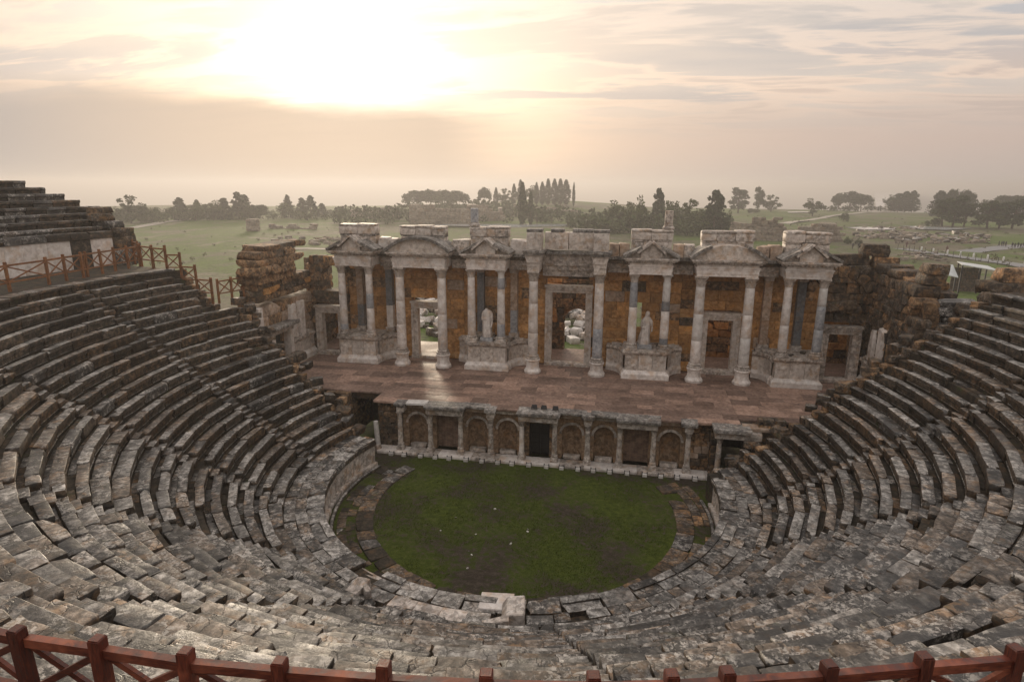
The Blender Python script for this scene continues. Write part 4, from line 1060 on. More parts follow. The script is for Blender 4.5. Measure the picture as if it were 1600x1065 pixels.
mb = MB(); mb.box(-1.9, 1.9, 1.55, 2.45, ZA-.55, ZA-.1); mb.box(-1.88, 1.88, 1.45, 2.45, ZA-.098, ZA+.25); mb.box(-1.86, 1.86, 1.35, 2.45, ZA+.252, ZA+1.1); mb.build('frieze', MT['marble_dirty'], root)
mb = MB(); mb.box(-1.6, 1.6, 1.0, 2.45, ZA+1.102, ZA+1.34); mb.build('cornice', MT['cornice_top'], root)
for a, b in ((-1.75, -.02), (.02, 1.75)): block('parapet_block', 'ashlar', 'carved', ((a+b)/2, 1.5, ZA+1.45), (b-a, 1.0, 1.22), 0, root)
for x, w in ((-.85, .95), (.45, .4), (1.15, 1.1)): block('parapet_cap', 'slab', 'cornice_top', (x, 1.5, ZA+2.67), (w, 1.0, .24), 0, root, tilt=.02)
# recessed lengths of entablature between the pediments, with loose parapet blocks on them
for i, (x0, x1, lab) in enumerate(((-14.15, -13.35, 'recessed entablature right of the leftmost pediment'), (-8.42, -7.72, 'recessed entablature left of the pediment over the headless statue'), (-3.92, -3.25, 'recessed entablature right of the pediment over the headless statue'), (3.25, 3.92, 'recessed entablature left of the pediment over the veiled statue'), (7.72, 8.42, 'recessed entablature right of the pediment over the veiled statue'), (13.35, 14.15, 'recessed entablature left of the rightmost pediment'))):
    root = empty('recessed_entablature', (0, 0, 0), lab, 'entablature', 'recessed entablatures between the pediments')
    cxx = (x0+x1)/2; zz = ZA-.15
    for k, (o, h0, h1, mt) in enumerate(((0, 0, .35, 'marble_dirty'), (.10, .352, .72, 'marble_dirty'), (.30, .722, .98, 'rough_dark'), (.45, .982, 1.2, 'cornice_top'))):
        mb = MB(); mb.box(x0-.40, x1+.40, 1.45-o, 2.47, zz+h0, zz+h1); mb.build('course', MT[mt], root)
    n = 2 if i in (0, 3, 4, 5) else 1
    for q in range(n):
        w = (x1-x0+.8)/n; block('parapet_block', 'worn', pick(('marble_dirty', 2), ('ashlar_pale', 2), ('marble', 1)), (x0-.4+w*(q+.5), 1.6, zz+1.2), (w*.95, .9, rng.uniform(.85, 1.1)), rng.gauss(0,.05), root, tilt=.02)
for x, z1, lab, mt in ((-6.98, 15.25, 'grey broken column stump standing on the parapet left of centre', 'grey_marble'), (6.92, 15.3, 'reddish broken column stump standing on the parapet right of centre', 'marble_dirty')):
    root = empty('column_stump', (x, 1.25, 13.95), lab, 'column')
    mb = MB(); mb.lathe([(.40, 0), (.42, .12), (.34, .22), (.33, .30)], 16); mb.build('base', MT['marble_dirty'], root)
    mb = MB(); mb.lathe([(.29, .30), (.285, 1.25), (.25, 1.28)], 16); mb.build('shaft', MT[mt], root, smooth=False)
# ------------------------------------------------------------------ statues
def statue(name, loc, rz, label, rings, head, arms, folds, mat, plinth):
    root = empty(name, loc, label, 'statue', rz=rz)
    mb = MB(); mb.box(*plinth[0]); mb.build('plinth', MT[plinth[1]], root)
    z0 = plinth[0][5]; n = 40; vs = []; fs = []; full = []
    for a, b in zip(rings[:-1], rings[1:]):
        for k in range(4): full.append([a[i]+(b[i]-a[i])*k/4 for i in range(6)])
    full.append(list(rings[-1]))
    for (z, rx, ry, cx, cy, fa) in full:
        for i in range(n):
            t = 2*math.pi*i/n
            f = 1 + 1.7*fa*(.6*math.sin(folds*t + 3.0*z) + .4*math.sin((folds*2+1)*t - 4*z + .7)) + fa*.8*noise.noise(Vector((math.cos(t)*2, math.sin(t)*2, z*3)))
            vs.append((cx+rx*f*math.cos(t), cy+ry*f*math.sin(t), z0+z))
    for j in range(len(full)-1):
        for i in range(n): fs.append((j*n+i, j*n+(i+1) % n, (j+1)*n+(i+1) % n, (j+1)*n+i))
    fs += [tuple(range((len(full)-1)*n, len(full)*n)), tuple(reversed(range(n)))]
    mb = MB(); mb.add(vs, fs)
    for (a, b, r0, r1) in arms:
        a = Vector(a); b = Vector(b); d = (b-a).normalized(); s = d.orthogonal().normalized(); u = d.cross(s); vv = []
        for k in range(6):
            t = k/5; r = (r0+(r1-r0)*t)*(1 if 0 < k < 5 else .55); c = a+(b-a)*t
            for i in range(10): vv.append(c + s*r*math.cos(.6283*i) + u*r*math.sin(.6283*i) + Vector((0,0,z0)))
        mb.add(vv, [(k*10+i, k*10+(i+1) % 10, (k+1)*10+(i+1) % 10, (k+1)*10+i) for k in range(5) for i in range(10)] + [tuple(range(50, 60)), tuple(reversed(range(10)))])
    mb.build('figure', MT[mat], root, smooth=True)
    return root
statue('draped_statue', (-5.95, .75, 5.5), 0.0, 'headless draped marble statue on a grey block between two columns',
  [(0,.36,.30,0,0,.02),(.06,.38,.31,0,0,.05),(.5,.34,.28,0,0,.10),(.95,.35,.27,.01,0,.10),(1.2,.36,.26,.02,0,.09),(1.45,.34,.25,.02,0,.08),(1.75,.36,.24,.01,0,.06),(1.92,.36,.22,0,0,.04),(2.02,.24,.18,-.02,0,.03),(2.1,.12,.12,-.05,0,.02),(2.16,.10,.10,-.05,0,.02)],
  None, [((-.30,0,1.9),(-.37,-.12,1.3),.10,.085),((-.37,-.12,1.3),(-.05,-.27,1.45),.085,.06),((.33,0,1.88),(.40,-.06,1.2),.10,.08),((.40,-.06,1.2),(.34,-.22,.75),.08,.055)], 9, 'marble', ((-.48,.48,-.40,.40,0,.26),'grey_marble'))
statue('draped_statue', (5.72, .75, 5.5), -.05, 'veiled draped marble statue of a standing figure on a grey block',
  [(0,.44,.34,-.10,0,.02),(.06,.45,.35,-.10,0,.06),(.45,.36,.30,-.05,0,.12),(.95,.31,.26,.0,0,.11),(1.2,.30,.25,.03,0,.09),(1.45,.29,.24,.05,0,.08),(1.72,.32,.23,.07,0,.06),(1.88,.28,.2,.08,0,.05),(1.98,.17,.16,.09,0,.03),(2.08,.16,.17,.10,-.01,.02),(2.22,.165,.18,.11,-.01,.02),(2.34,.13,.15,.11,0,.02),(2.40,.05,.07,.11,0,0)],
  None, [((-.22,0,1.8),(-.30,-.1,1.25),.10,.085),((-.30,-.1,1.25),(.02,-.27,1.2),.085,.055),((.36,0,1.8),(.46,-.03,1.3),.10,.08),((.46,-.03,1.3),(.46,-.10,.92),.08,.05)], 9, 'marble', ((-.52,.52,-.42,.42,0,.30),'grey_marble'))

# ------------------------------------------------------------------ ruined wings of the stage building
def ruin_wall(root, s, ys, zfun, x, depth, mats, z0, hmin=.45, hmax=.7, lmin=.6, lmax=1.4, ops=(), kind='ruin', jit=.06, tilt=.02):
    """side wall in the plane x = s*x, its face towards the stage; zfun(y) = broken top"""
    z = z0
    while z < 13:
        h = rng.uniform(hmin, hmax); y = ys[0]
        while y < ys[1]-.05:
            l = min(rng.uniform(lmin, lmax), ys[1]-y); ym = y+l/2
            hid = any(a < ym < b and zb < z+h/2 < zt for a, b, zb, zt in ops)
            if z+h*.6 < zfun(ym) and not hid:
                block('stone', kind, pick(*mats), (s*x + s*depth/2 + rng.gauss(0, jit), ym, z), (l-.02, depth, h-.015), math.pi/2, root, tilt=tilt)
            y += l
        z += h
lw = empty('ruined_wing', (-21.5, -2, HS), 'ruined left wing wall of eroded orange blocks topped by thick overhanging slabs', 'ruin')
ruin_wall(lw, -1, (-5.6, 2.6), lambda y: 8.9, 21.0, 1.3, [('rough', 1.2), ('ashlar_pale', 5)], HS, ops=[(-4.3, -2.1, 0, 6.5)], jit=.02, tilt=.004, kind='worn', hmin=.6, hmax=.85, lmin=1.0, lmax=1.8)
ruin_wall(lw, -1, (-5.3, 2.6), lambda y: 10.35, 21.0, 1.3, [('rough', 5), ('rough_dark', 1), ('ashlar', 1)], 8.75, jit=.08, tilt=.02)
for (y0, y1, z, h, dx) in ((-5.5, -.3, 10.15, .62, .12), (-5.8, -.8, 10.72, .62, .38), (-5.6, .6, 11.3, .5, .30), (-5.3, -.2, 11.8, .55, .2), (-4.4, 1.4, 12.25, .45, .1)):
    y = y0
    while y < y1:
        l = min(rng.uniform(1.0, 2.2), y1-y+.01)
        block('stone', 'ruin', pick(('rough_dark', 1), ('rough', 3.5)), (-21.6+dx, y+l/2, z), (l-.02, 1.7, h), math.pi/2, lw, tilt=.025); y += l
def end_wall(s, lab):
    root = empty('ruined_wing', (s*19.5, 2.6, HS), lab, 'ruin')
    ops = [(s*19.2-1.25, s*19.2+1.25, 0, 7.5)]
    if s < 0: ops.append((-19.9, -18.1, 8.6, 10.3))
    a, b = (-21.0, -17.75) if s < 0 else (17.75, 22.0)
    coursed(root, a, b, 2.3, HS, 11.35 if s < 0 else 11.0, .9, 'ruin', [('rough', 4 if s < 0 else 1.5), ('rough_dark', 2 if s < 0 else 5), ('ashlar', 1 if s < 0 else .3)], .5, .75, .6, 1.3, jit=.05, skip=skipper(ops), tilt=.015)
    # voussoirs
    cx, r, zs, yy = (-19.0, .92, 9.65, 2.2) if s < 0 else (18.9, 1.75, 9.1, 2.15)
    for k in range(9):
        t = math.pi*(k+.5)/9; o = block('voussoir', 'ruin', pick(('rough', 2), ('rough_dark', 2)), (0, 0, 0), (.62 if s > 0 else .42, .85, .72), 0, root)
        rr = r; o.location = Vector((cx+rr*math.cos(t), yy+.45, zs+rr*math.sin(t))) - root.location
        o.rotation_euler = (0, math.pi/2 - t, 0)
    return root
lroot = end_wall(-1, 'left end of the facade with a small open arch above a mossy lintel')
block('lintel_stone', 'ruin', 'rough_dark', (-19.2, 2.55, 7.62), (2.9, 1.0, .95), 0, lroot, tilt=.01)
rroot = end_wall(1, 'right end of the facade with a large blind arch of dark orange blocks')
block('lintel_stone', 'ruin', 'rough_dark', (18.9, 2.2, 8.55), (2.2, .7, .62), .1, rroot, tilt=.05)
for (x, y, z, sx, sy, sz) in ((18.6,2.9,11.0,1.8,1.1,.55),(20.0,2.9,11.05,1.4,1.1,.6),(21.2,2.8,11.0,1.3,1.1,.5),(19.3,3.1,11.6,2.6,1.1,.75),(21.6,2.9,11.5,1.6,1.1,.75),(20.9,2.9,12.3,1.7,1.1,.8),(22.8,2.8,11.1,1.4,1.1,.6)):
    block('stone', 'ruin', pick(('rough_dark', 3), ('rough', 2)), (x,y,z), (sx,sy,sz), rng.gauss(0,.08), rroot, tilt=.03)
rw = empty('ruined_wing', (22, -1.5, HS), 'ruined right wing wall of dark eroded blocks stepping down to the seats', 'ruin')
ruin_wall(rw, 1, (-5.2, 2.4), lambda y: 11.6 + .12*y if y > -4.3 else 9.4, 20.9, 1.4, [('rough_dark', 6), ('rough', 1.5)], HS, jit=.04, tilt=.012)
for (x, y, z, sx, sy, sz) in ((21.9,-.6,11.3,2.0,1.6,.5),(22.3,-1.9,10.9,2.2,1.5,.5),(22.5,-3.0,10.35,2.0,1.4,.5),(22.0,-3.4,11.3,1.2,1.2,.65),(22.05,-3.5,11.95,1.15,1.1,.6)):
    block('stone', 'ruin', pick(('rough_dark', 3), ('rough', 2)), (x,y,z), (sx,sy,sz), rng.gauss(0,.1), rw, tilt=.03)
# tumbled stack of rounded seat blocks and big blocks at the head of the right rows
st = empty('block_stack', (23, -5, 7), 'leaning stack of long rounded lichen-black blocks beside the right rows', 'ruin')
for k in range(6):
    block('long_block', 'ruin', 'seat_black', (23.0+.12*k*(k < 4), -4.9+.05*k, 8.05+.42*k), (2.5-.12*k, 1.3, .46), -.12+rng.gauss(0,.03), st, tilt=.03)
block('upright_block', 'ruin', 'rough', (21.75, -4.6, 8.9), (.8, 1.2, 1.6), -.2, st, tilt=.03)
for k in range(5): block('stone', 'ruin', pick(('rough_dark', 2), ('seat', 1)), (22.0+.8*k, -5.6+rng.gauss(0,.2), 7.0+.35*k), (1.2, 1.3, 1.2), rng.gauss(0,.1), st, tilt=.03)
bs = empty('block_pile', (26, -5, 10), 'pile of large orange and black blocks at the right edge above the rows', 'ruin')
for (x, y, z, sx, sy, sz) in ((26.3,-4.6,11.75,2.8,1.6,.78),(25.8,-4.7,11.05,3.2,1.8,.72),(24.9,-5.6,10.5,2.0,1.5,.75),(26.8,-5.4,10.3,2.4,1.6,.8),(24.2,-5.9,9.8,3.0,1.5,.72),(26.6,-5.9,9.5,2.4,1.5,.8),(28.5,-5.0,10.9,2.4,1.8,1.2),(24.6,-6.5,9.0,2.5,1.4,.8),(27,-6.2,8.6,2.6,1.6,.9)):
    block('stone', 'ruin', pick(('rough_dark', 3), ('rough', 2)), (x,y,z), (sx,sy,sz), rng.gauss(0,.1), bs, tilt=.03)
wb = empty('marble_fragment', (21.9, -4.0, 6.6), 'pale upright marble fragment with a fluted side at the right wing', 'fragment')
block('slab', 'worn', 'seat_pale', (22.0, -4.6, 6.2), (1.0, .75, 1.35), .2, wb, tilt=.05); block('slab', 'worn', 'ashlar_pale', (21.35, -4.5, 6.2), (.4, .7, 1.5), .2, wb, tilt=.05); block('slab', 'worn', 'marble', (20.9, -3.6, 5.6), (.6, .5, 1.3), .5, wb, tilt=.12)
ob = empty('orange_block', (21.2, -3.0, HS), 'big orange block lying below the pale fragment at the right rows', 'block')
block('stone', 'ruin', 'rough', (20.7, -3.1, 4.4), (2.4, 1.3, 1.1), .05, ob, tilt=.03); block('stone', 'ruin', 'rough', (19.9, -3.0, HS), (1.2, 1.1, 1.0), .05, ob, tilt=.02)
bl = empty('boulder', (17.6, -5.6, HS), 'rounded dark mossy boulder on the right corner of the stage', 'boulder')
block('stone', 'ruin', 'rough_dark', (17.6, -5.6, HS-.1), (1.9, 1.5, 1.15), .3, bl, tilt=.1)
# low moulded podium, broken half columns and side doorway of the two wings
for s, word in ((-1, 'left'), (1, 'right')):
    root = empty('wing_podium', (s*20.75, 0, HS), 'low moulded marble podium with broken half columns on the %s wing wall' % word, 'podium', 'podiums of the two wings')
    pts = [(0, -1.4), (0, 1.9)] if s < 0 else [(0, 1.9), (0, -1.6)]
    pts = [(x_, y_) for x_, y_ in pts]
    if s < 0: pts = pts[::1]
    # keep the moulding's outside towards the stage
    P = pts if s > 0 else pts
    wall_path(root, P, [(o, z-HS) for o, z in BASE], MT['marble'], 'base_moulding'); wall_path(root, P, [(o, z-HS-.2) for o, z in CROWN], MT['marble_dirty'], 'crown_moulding')
    relief(root, P[0], P[1], .58, ZP-HS-.5, MT['carved'], 77+s, .04)
    for k, (yy, hh, w) in enumerate(((-1.0, 2.6, .62), (.25, 2.7, .56)) if s < 0 else ((.6, 2.2, .55), (-.7, 2.5, .6))):
        o = block('half_column', 'worn', 'marble', (s*21.0, yy, ZP-.15), (w*1.25, .6, hh), math.pi/2, root, tilt=.008)
        block('loose_stone', 'ruin', 'marble_dirty', (s*20.85, yy+.6, ZP-.2), (.5, .4, .3), .4, root, tilt=.1)
root = empty('side_door', (-20.85, -3.2, HS), 'small marble doorway with a tilted lichened lintel slab in the left wing', 'door frame')
for yy in (-4.45, -1.95): block('jamb', 'cut', 'marble', (-20.75, yy, HS+.4), (.42, .6, 2.75), math.pi/2, root)
block('lintel', 'cut', 'marble_dirty', (-20.75, -3.2, 6.3), (3.0, .65, .35), math.pi/2, root)
block('cornice_slab', 'slab', 'cornice_top', (-20.55, -3.15, 6.68), (3.6, 1.1, .28), math.pi/2, root, tilt=.03)
mb = MB(); mb.box(-.35, -.3, -1.05, 1.05, .0, 2.9); mb.build('painted_shade_sheet', MT['black'], root)  # flat black sheet, the shade inside the doorway put in as colour
block('threshold', 'ruin', 'rough', (-20.5, -3.2, HS-.05), (2.6, 1.0, .55), math.pi/2, root)
root = empty('upright_slab', (-21, -5.4, 5.5), 'tall pale upright marble slab beside the heads of the left rows', 'slab')
block('slab', 'cut', 'marble', (-20.9, -5.45, 5.6), (.55, .45, 2.9), math.pi/2, root, tilt=.01)
root = empty('upright_slab', (-21.6, -6.6, 6.5), 'broad grey lichened upright slab at the top end of the left rows', 'slab')
block('slab', 'worn', 'seat_pale', (-21.5, -6.5, 6.2), (1.1, .6, 2.3), math.pi/2-.4, root, tilt=.02)
root = empty('low_wall', (-25, -2, 6), 'low broken block wall behind the left wing, below the meadow', 'wall')
ruin_wall(root, -1, (-5.2, 3.0), lambda y: 8.9+.15*y, 22.9, 1.0, [('rough', 3), ('rough_dark', 2)], 5.0, .5, .7, .8, 1.6)
# tumbled stones at the row ends next to the stage
for s, lab in ((-1, 'tumbled stones lying between the left row ends and the stage'), (1, 'tumbled stones lying between the right row ends and the stage')):
    root = empty('rubble_line', (s*15, -7, HS), lab, 'rubble', 'tumbled stones at the row ends')
    for k in range(26):
        i = rng.randrange(0, 18); r = row_R(i)+rng.uniform(0,.4); a = (A_L-.45/r if s < 0 else A_R+.45/r) + rng.uniform(-.01,.04)*(-1 if s < 0 else 1)
        p = pol(r, a, row_Z(i)-.45); q = rng.uniform(.3, .75)
        block('stone', 'ruin', pick(('rough_dark', 2), ('seat', 2), ('seat_warm', 1)), p, (q*1.3, q, q*.75), rng.uniform(0,3), root, tilt=.15)

# ------------------------------------------------------------------ timber fences
def fence(label, pts, group=None, wood='wood', H=1.11, top=.955, low=.34, name='timber_fence', stepped=False):
    root = empty(name, pts[0], label, 'fence', group); o0 = Vector(pts[0])
    for p in pts:
        mb = MB(); w = .062; mb.box(-w, w, -w, w, -.25, H); mb.prism([(-w,H),(w,H),(w*.82,H+.016),(-w*.82,H+.016)], -w*.85, w*.85)
        d = Vector(pts[min(len(pts)-1, pts.index(p)+1)])-Vector(pts[max(0, pts.index(p)-1)])
        o = mb.build('post', MT['wood_post' if wood == 'wood' else wood], root, loc=Vector(p)-o0); o.rotation_euler.z = math.atan2(d.y, d.x)+rng.gauss(0,.02); o.rotation_euler.x = rng.gauss(0,.012)
    for a, b in zip(pts[:-1], pts[1:]):
        a = Vector(a)-o0; b = Vector(b)-o0; e = (b-a).normalized()*.065; a1, b1 = a+e, b-e; Z = Vector((0,0,1))
        if stepped: zz_ = min(a.z, b.z); a1.z = b1.z = zz_
        for nm, h, ww, hh in (('top_rail', top, .085, .10), ('bottom_rail', low, .06, .08)):
            mb = MB(); mb.bar(a1+Z*h, b1+Z*h, ww, hh); mb.build(nm, MT[wood], root)
        n = (b-a).cross(Z).normalized()*.022
        mb = MB(); mb.bar(a1+Z*(low+.05)+n, b1+Z*(top-.06)+n, .04, .07); mb.build('brace', MT[wood], root)
        mb = MB(); mb.bar(a1+Z*(top-.06)-n, b1+Z*(low+.05)-n, .04, .07); mb.build('brace', MT[wood], root)
    return root
near = [(-1.77,-39.85),(-.85,-39.84),(.13,-39.84),(1.10,-39.77),(2.10,-39.68),(3.08,-39.57),(4.07,-39.41),(4.79,-39.25),(5.31,-39.11),(6.28,-38.84),(7.23,-38.55),(8.18,-38.27)]
na = [math.atan2(y-CY, x-CX) for x, y in near]
pts = [pol(25.87, na[0]-.0385*k, ZD) for k in range(5, 0, -1)] + [Vector((x, y, ZD)) for x, y in near] + [pol(25.87, na[-1]+.0385*k, ZD) for k in range(1, 6)]
fence('red-brown timber fence with crossed braces along the bottom of the picture', [tuple(p) for p in pts])
lp = []
path = [pol(26.3, R(-162), ZD), pol(26.6, R(-168), ZD), pol(27.0, R(-173.5), ZD), Vector((-27.75,-14.6,ZD)), Vector((-28.0,-13.2,ZD)), Vector((-28.1,-11.9,ZD)), Vector((-28.2,-11.5,ZD)), Vector((-28.35,-10.2,ZD)), Vector((-28.5,-9.0,ZD)), Vector((-28.65,-7.7,ZD)), Vector((-28.75,-6.5,ZD))]
fence('orange-brown timber fence on the left walkway below the pale slab wall', [tuple(p) for p in path], wood='wood_orange', H=1.5, top=1.32, low=.45)
fence('short orange-brown fence crossing the end of the left walkway', [(-30.4,-5.1,ZD+.15), (-29.6,-5.6,ZD+.1), (-28.72,-6.42,ZD+.02), (-27.3,-7.1,ZD+.02)][::1], wood='wood_orange', H=1.5, top=1.32, low=.45)
fence('orange-brown fence stepping down the end of the left rows', [(-27.2,-7.15,ZD), (-25.82,-7.62,11.42), (-24.95,-7.42,10.98), (-23.82,-7.5,10.2), (-22.63,-7.7,9.4)], wood='wood_orange', H=1.5, top=1.32, low=.5, stepped=True)
fence('lowest short orange-brown fence panel at the left row ends', [(-22.75,-6.9,9.3), (-22.3,-6.1,9.35), (-21.9,-5.3,9.4)], wood='wood_orange', H=1.4, top=1.22, low=.4)
mb = MB(); mb.box(-.025,.025,-.025,.025,0,1.3)
tag(mb.build('thin_post', MT['metal_dark'], loc=(-21.4,-5.0,9.2)), 'thin dark metal post right of the lowest left fence panel', 'post')
o = mb.build('thin_post', MT['metal_dark']); o.location = (20.6, -2.1, 4.6); o.scale = (1.1, 1.1, 2.3); tag(o, 'rusty metal bar standing before the right wing half columns', 'post')
# ------------------------------------------------------------------ landscape beyond
def at(px, py):
    """ground point under a place in the view, by marching to the terrain (authoring aid: things stand at their true distance)"""
    d = (cF + cR*((px-800)/FPX) - cU*((py-532.5)/FPX)); t = 60
    while t < 3000:
        p = CAM + d*t
        if p.y > 12 and p.z < ground_h(p.x, p.y): break
        t *= 1.004
    return Vector((p.x, p.y, ground_h(p.x, p.y)))
def dist(p): return (p-CAM).dot(cF)
def foliage_mat(name, c1, c2):
    m, nt, b = mat_base(name); t = NT(nt); v = t.pos()
    n = t.noise(v, .55, 4)
    c = t.ramp(n, [(.32, c1), (.68, c2)])
    c = t.mix(1, c, t.ramp(t.rand(), [(0, (.75,.8,.75)), (1, (1.25,1.2,1.1))]), 'MULTIPLY')
    t.L.new(c, b.inputs['Base Color']); b.inputs['Roughness'].default_value = .8; b.inputs['Specular IOR Level'].default_value = .2
    return m
MT['pine'] = foliage_mat('pine_foliage', (.022, .034, .014), (.060, .085, .030))
MT['cypress'] = foliage_mat('cypress_foliage', (.018, .030, .014), (.045, .068, .026))
MT['broad'] = foliage_mat('broadleaf_foliage', (.030, .044, .014), (.080, .105, .034))
MT['palm'] = foliage_mat('palm_foliage', (.04, .055, .02), (.09, .11, .04))
MT['scrub'] = foliage_mat('dry_scrub_foliage', (.05, .052, .024), (.13, .125, .06))
MT['bark'] = stone('bark', (.03, .022, .016), (.075, .055, .04), (.13, .10, .075), oc=.1, rough=.9)
def crown_mesh(kind, seed):
    r = random.Random(seed); mb = MB()
    def leaf(p, s):
        a = Vector((r.gauss(0,1), r.gauss(0,1), r.gauss(0,.7))).normalized(); b = a.orthogonal().normalized(); c = a.cross(b)
        q = r.uniform(0, 6.28); u = (b*math.cos(q)+c*math.sin(q))*s; v = (c*math.cos(q)-b*math.sin(q))*s*.6
        mb.add([p-u-v, p+u-v, p+u+v, p-u+v], [(0,1,2,3)])
    def clump(c, rad, n, s, fl=1.0):
        for _ in range(n):
            d = Vector((r.gauss(0,1), r.gauss(0,1), r.gauss(0,1))).normalized()*rad*(r.random()**.4); d.z *= fl
            leaf(c+d, s*r.uniform(.6, 1.3))
    if kind == 'cypress':
        for i in range(950):
            z = r.random()**.85; w = .115*math.sin(math.pi*min(1, (z*.9+.08)))**.75*(1-.45*z)*(1+.25*noise.noise(Vector((seed, z*7, r.random()*.6))))
            a = r.uniform(0, 6.28); q = w*(r.random()**.35); leaf(Vector((q*math.cos(a), q*math.sin(a), .03+z*.97)), .020)
    elif kind == 'umbrella':
        for k in range(36):
            a = r.uniform(0, 6.28); q = .42*math.sqrt(r.random()); c = Vector((q*math.cos(a), q*math.sin(a), .56+.32*(1-(q/.45)**2)+r.uniform(-.26,.03)))
            clump(c, .17, 80, .030, .75)
    elif kind == 'cone':
        for i in range(56):
            z = .05+.93*(i/56); w = .27*(1-z)**.75+.02; a = r.uniform(0, 6.28); q = w*r.uniform(.35, 1)
            clump(Vector((q*math.cos(a), q*math.sin(a), z)), .055+.07*(1-z), 24, .028, .8)
    elif kind == 'round':
        for k in range(26):
            d = Vector((r.gauss(0,1), r.gauss(0,1), r.gauss(0,1))).normalized()*(r.random()**.5)
            c = Vector((.40*d.x, .40*d.y, .50+.42*d.z)); clump(c, r.uniform(.07, .17), 46, .028)
    elif kind == 'pine':
        for k in range(24):
            z = r.uniform(.20, .95); w = .36*(1.05-z)**.45; a = r.uniform(0, 6.28); q = w*math.sqrt(r.random())
            clump(Vector((q*math.cos(a), q*math.sin(a), z)), .13, 60, .028, .7)
    elif kind == 'bush':
        for k in range(22):
            a = r.uniform(0, 6.28); q = .45*math.sqrt(r.random()); z = .12+.7*r.random()*(1-q*1.3); clump(Vector((q*math.cos(a), q*math.sin(a), max(.1, z))), .16, 44, .03)
    elif kind == 'palm':
        for k in range(22):
            a = r.uniform(0, 6.28); up = r.uniform(-.5, .9); pts = []
            for j in range(5):
                t = j/4; pts.append(Vector((math.cos(a)*.34*t, math.sin(a)*.34*t, .80+up*.16*t-.20*t*t)))
            sd = Vector((-math.sin(a), math.cos(a), 0))*.022
            vs = []; 
            for p in pts: vs += [p-sd, p+sd]
            mb.add(vs, [(2*j, 2*j+1, 2*j+3, 2*j+2) for j in range(4)])
    me = bpy.data.meshes.new('crown'); me.from_pydata(mb.v, [], mb.f)
    me.materials.append(MT[{'cypress':'cypress','cone':'cypress','umbrella':'pine','pine':'pine','round':'broad','bush':'broad','palm':'palm'}[kind]])
    tm = MB(); h = {'umbrella': .82, 'palm': .80, 'cypress': .5, 'round': .6, 'cone': .8, 'pine': .85, 'bush': .35}[kind]; tr = .022 if kind in ('umbrella','pine','round') else .014
    def limb(a, b, r0, r1):
        a = Vector(a); b = Vector(b); d = (b-a).normalized(); s = d.orthogonal().normalized(); u = d.cross(s); vs = []
        for p, q in ((a, r0), (b, r1)):
            for i in range(7): vs.append(p+s*q*math.cos(.8976*i)+u*q*math.sin(.8976*i))
        tm.add(vs, [(i, (i+1) % 7, (i+1) % 7+7, i+7) for i in range(7)])
    lean = Vector((r.uniform(-.04,.04), r.uniform(-.04,.04), 0))
    limb((0,0,-.05), Vector((0,0,h*.55))+lean, tr*1.25, tr*.9); limb(Vector((0,0,h*.55))+lean, Vector((0,0,h))+lean*.5, tr*.9, tr*.5)
    if kind in ('umbrella', 'round', 'pine'):
        for k in range(6):
            a = r.uniform(0, 6.28); limb(Vector((0,0,h*r.uniform(.5,.75)))+lean, (.27*math.cos(a), .27*math.sin(a), h*.98), tr*.5, tr*.2)
    t2 = bpy.data.meshes.new('trunk'); t2.from_pydata(tm.v, [], tm.f); t2.materials.append(MT['bark']); t2.shade_smooth()
    return me, t2
TREE = {k: [crown_mesh(k, 11*i+len(k)) for i in range(3)] for k in ('cypress', 'umbrella', 'cone', 'round', 'pine', 'bush', 'palm')}
TN = {'cypress': 'cypress_tree', 'umbrella': 'umbrella_pine', 'cone': 'conifer_tree', 'round': 'broadleaf_tree', 'pine': 'pine_tree', 'bush': 'bushy_tree', 'palm': 'palm_tree'}
def tree(kind, px, base, top, width, label, group):
    p = at(px, base); D = dist(p); h = (base-top)/FPX*D*1.08; w = width/FPX*D*1.22
    nat = {'cypress': .22, 'umbrella': 1.05, 'cone': .55, 'round': .95, 'pine': .72, 'bush': 1.15, 'palm': .66}[kind]
    root = empty(TN[kind], p, label, 'tree', group); root.rotation_euler.z = rng.uniform(0, 6.28)
    cm, tm = rng.choice(TREE[kind]); sw = w/nat
    for nm, me in (('crown', cm), ('trunk', tm)):
        o = bpy.data.objects.new(nm, me); o.scale = (sw, sw, h); link(o, root)
G1, G2, G3 = 'hazy trees on the left horizon', 'hazy trees on the middle ridge', 'trees on the right plain'
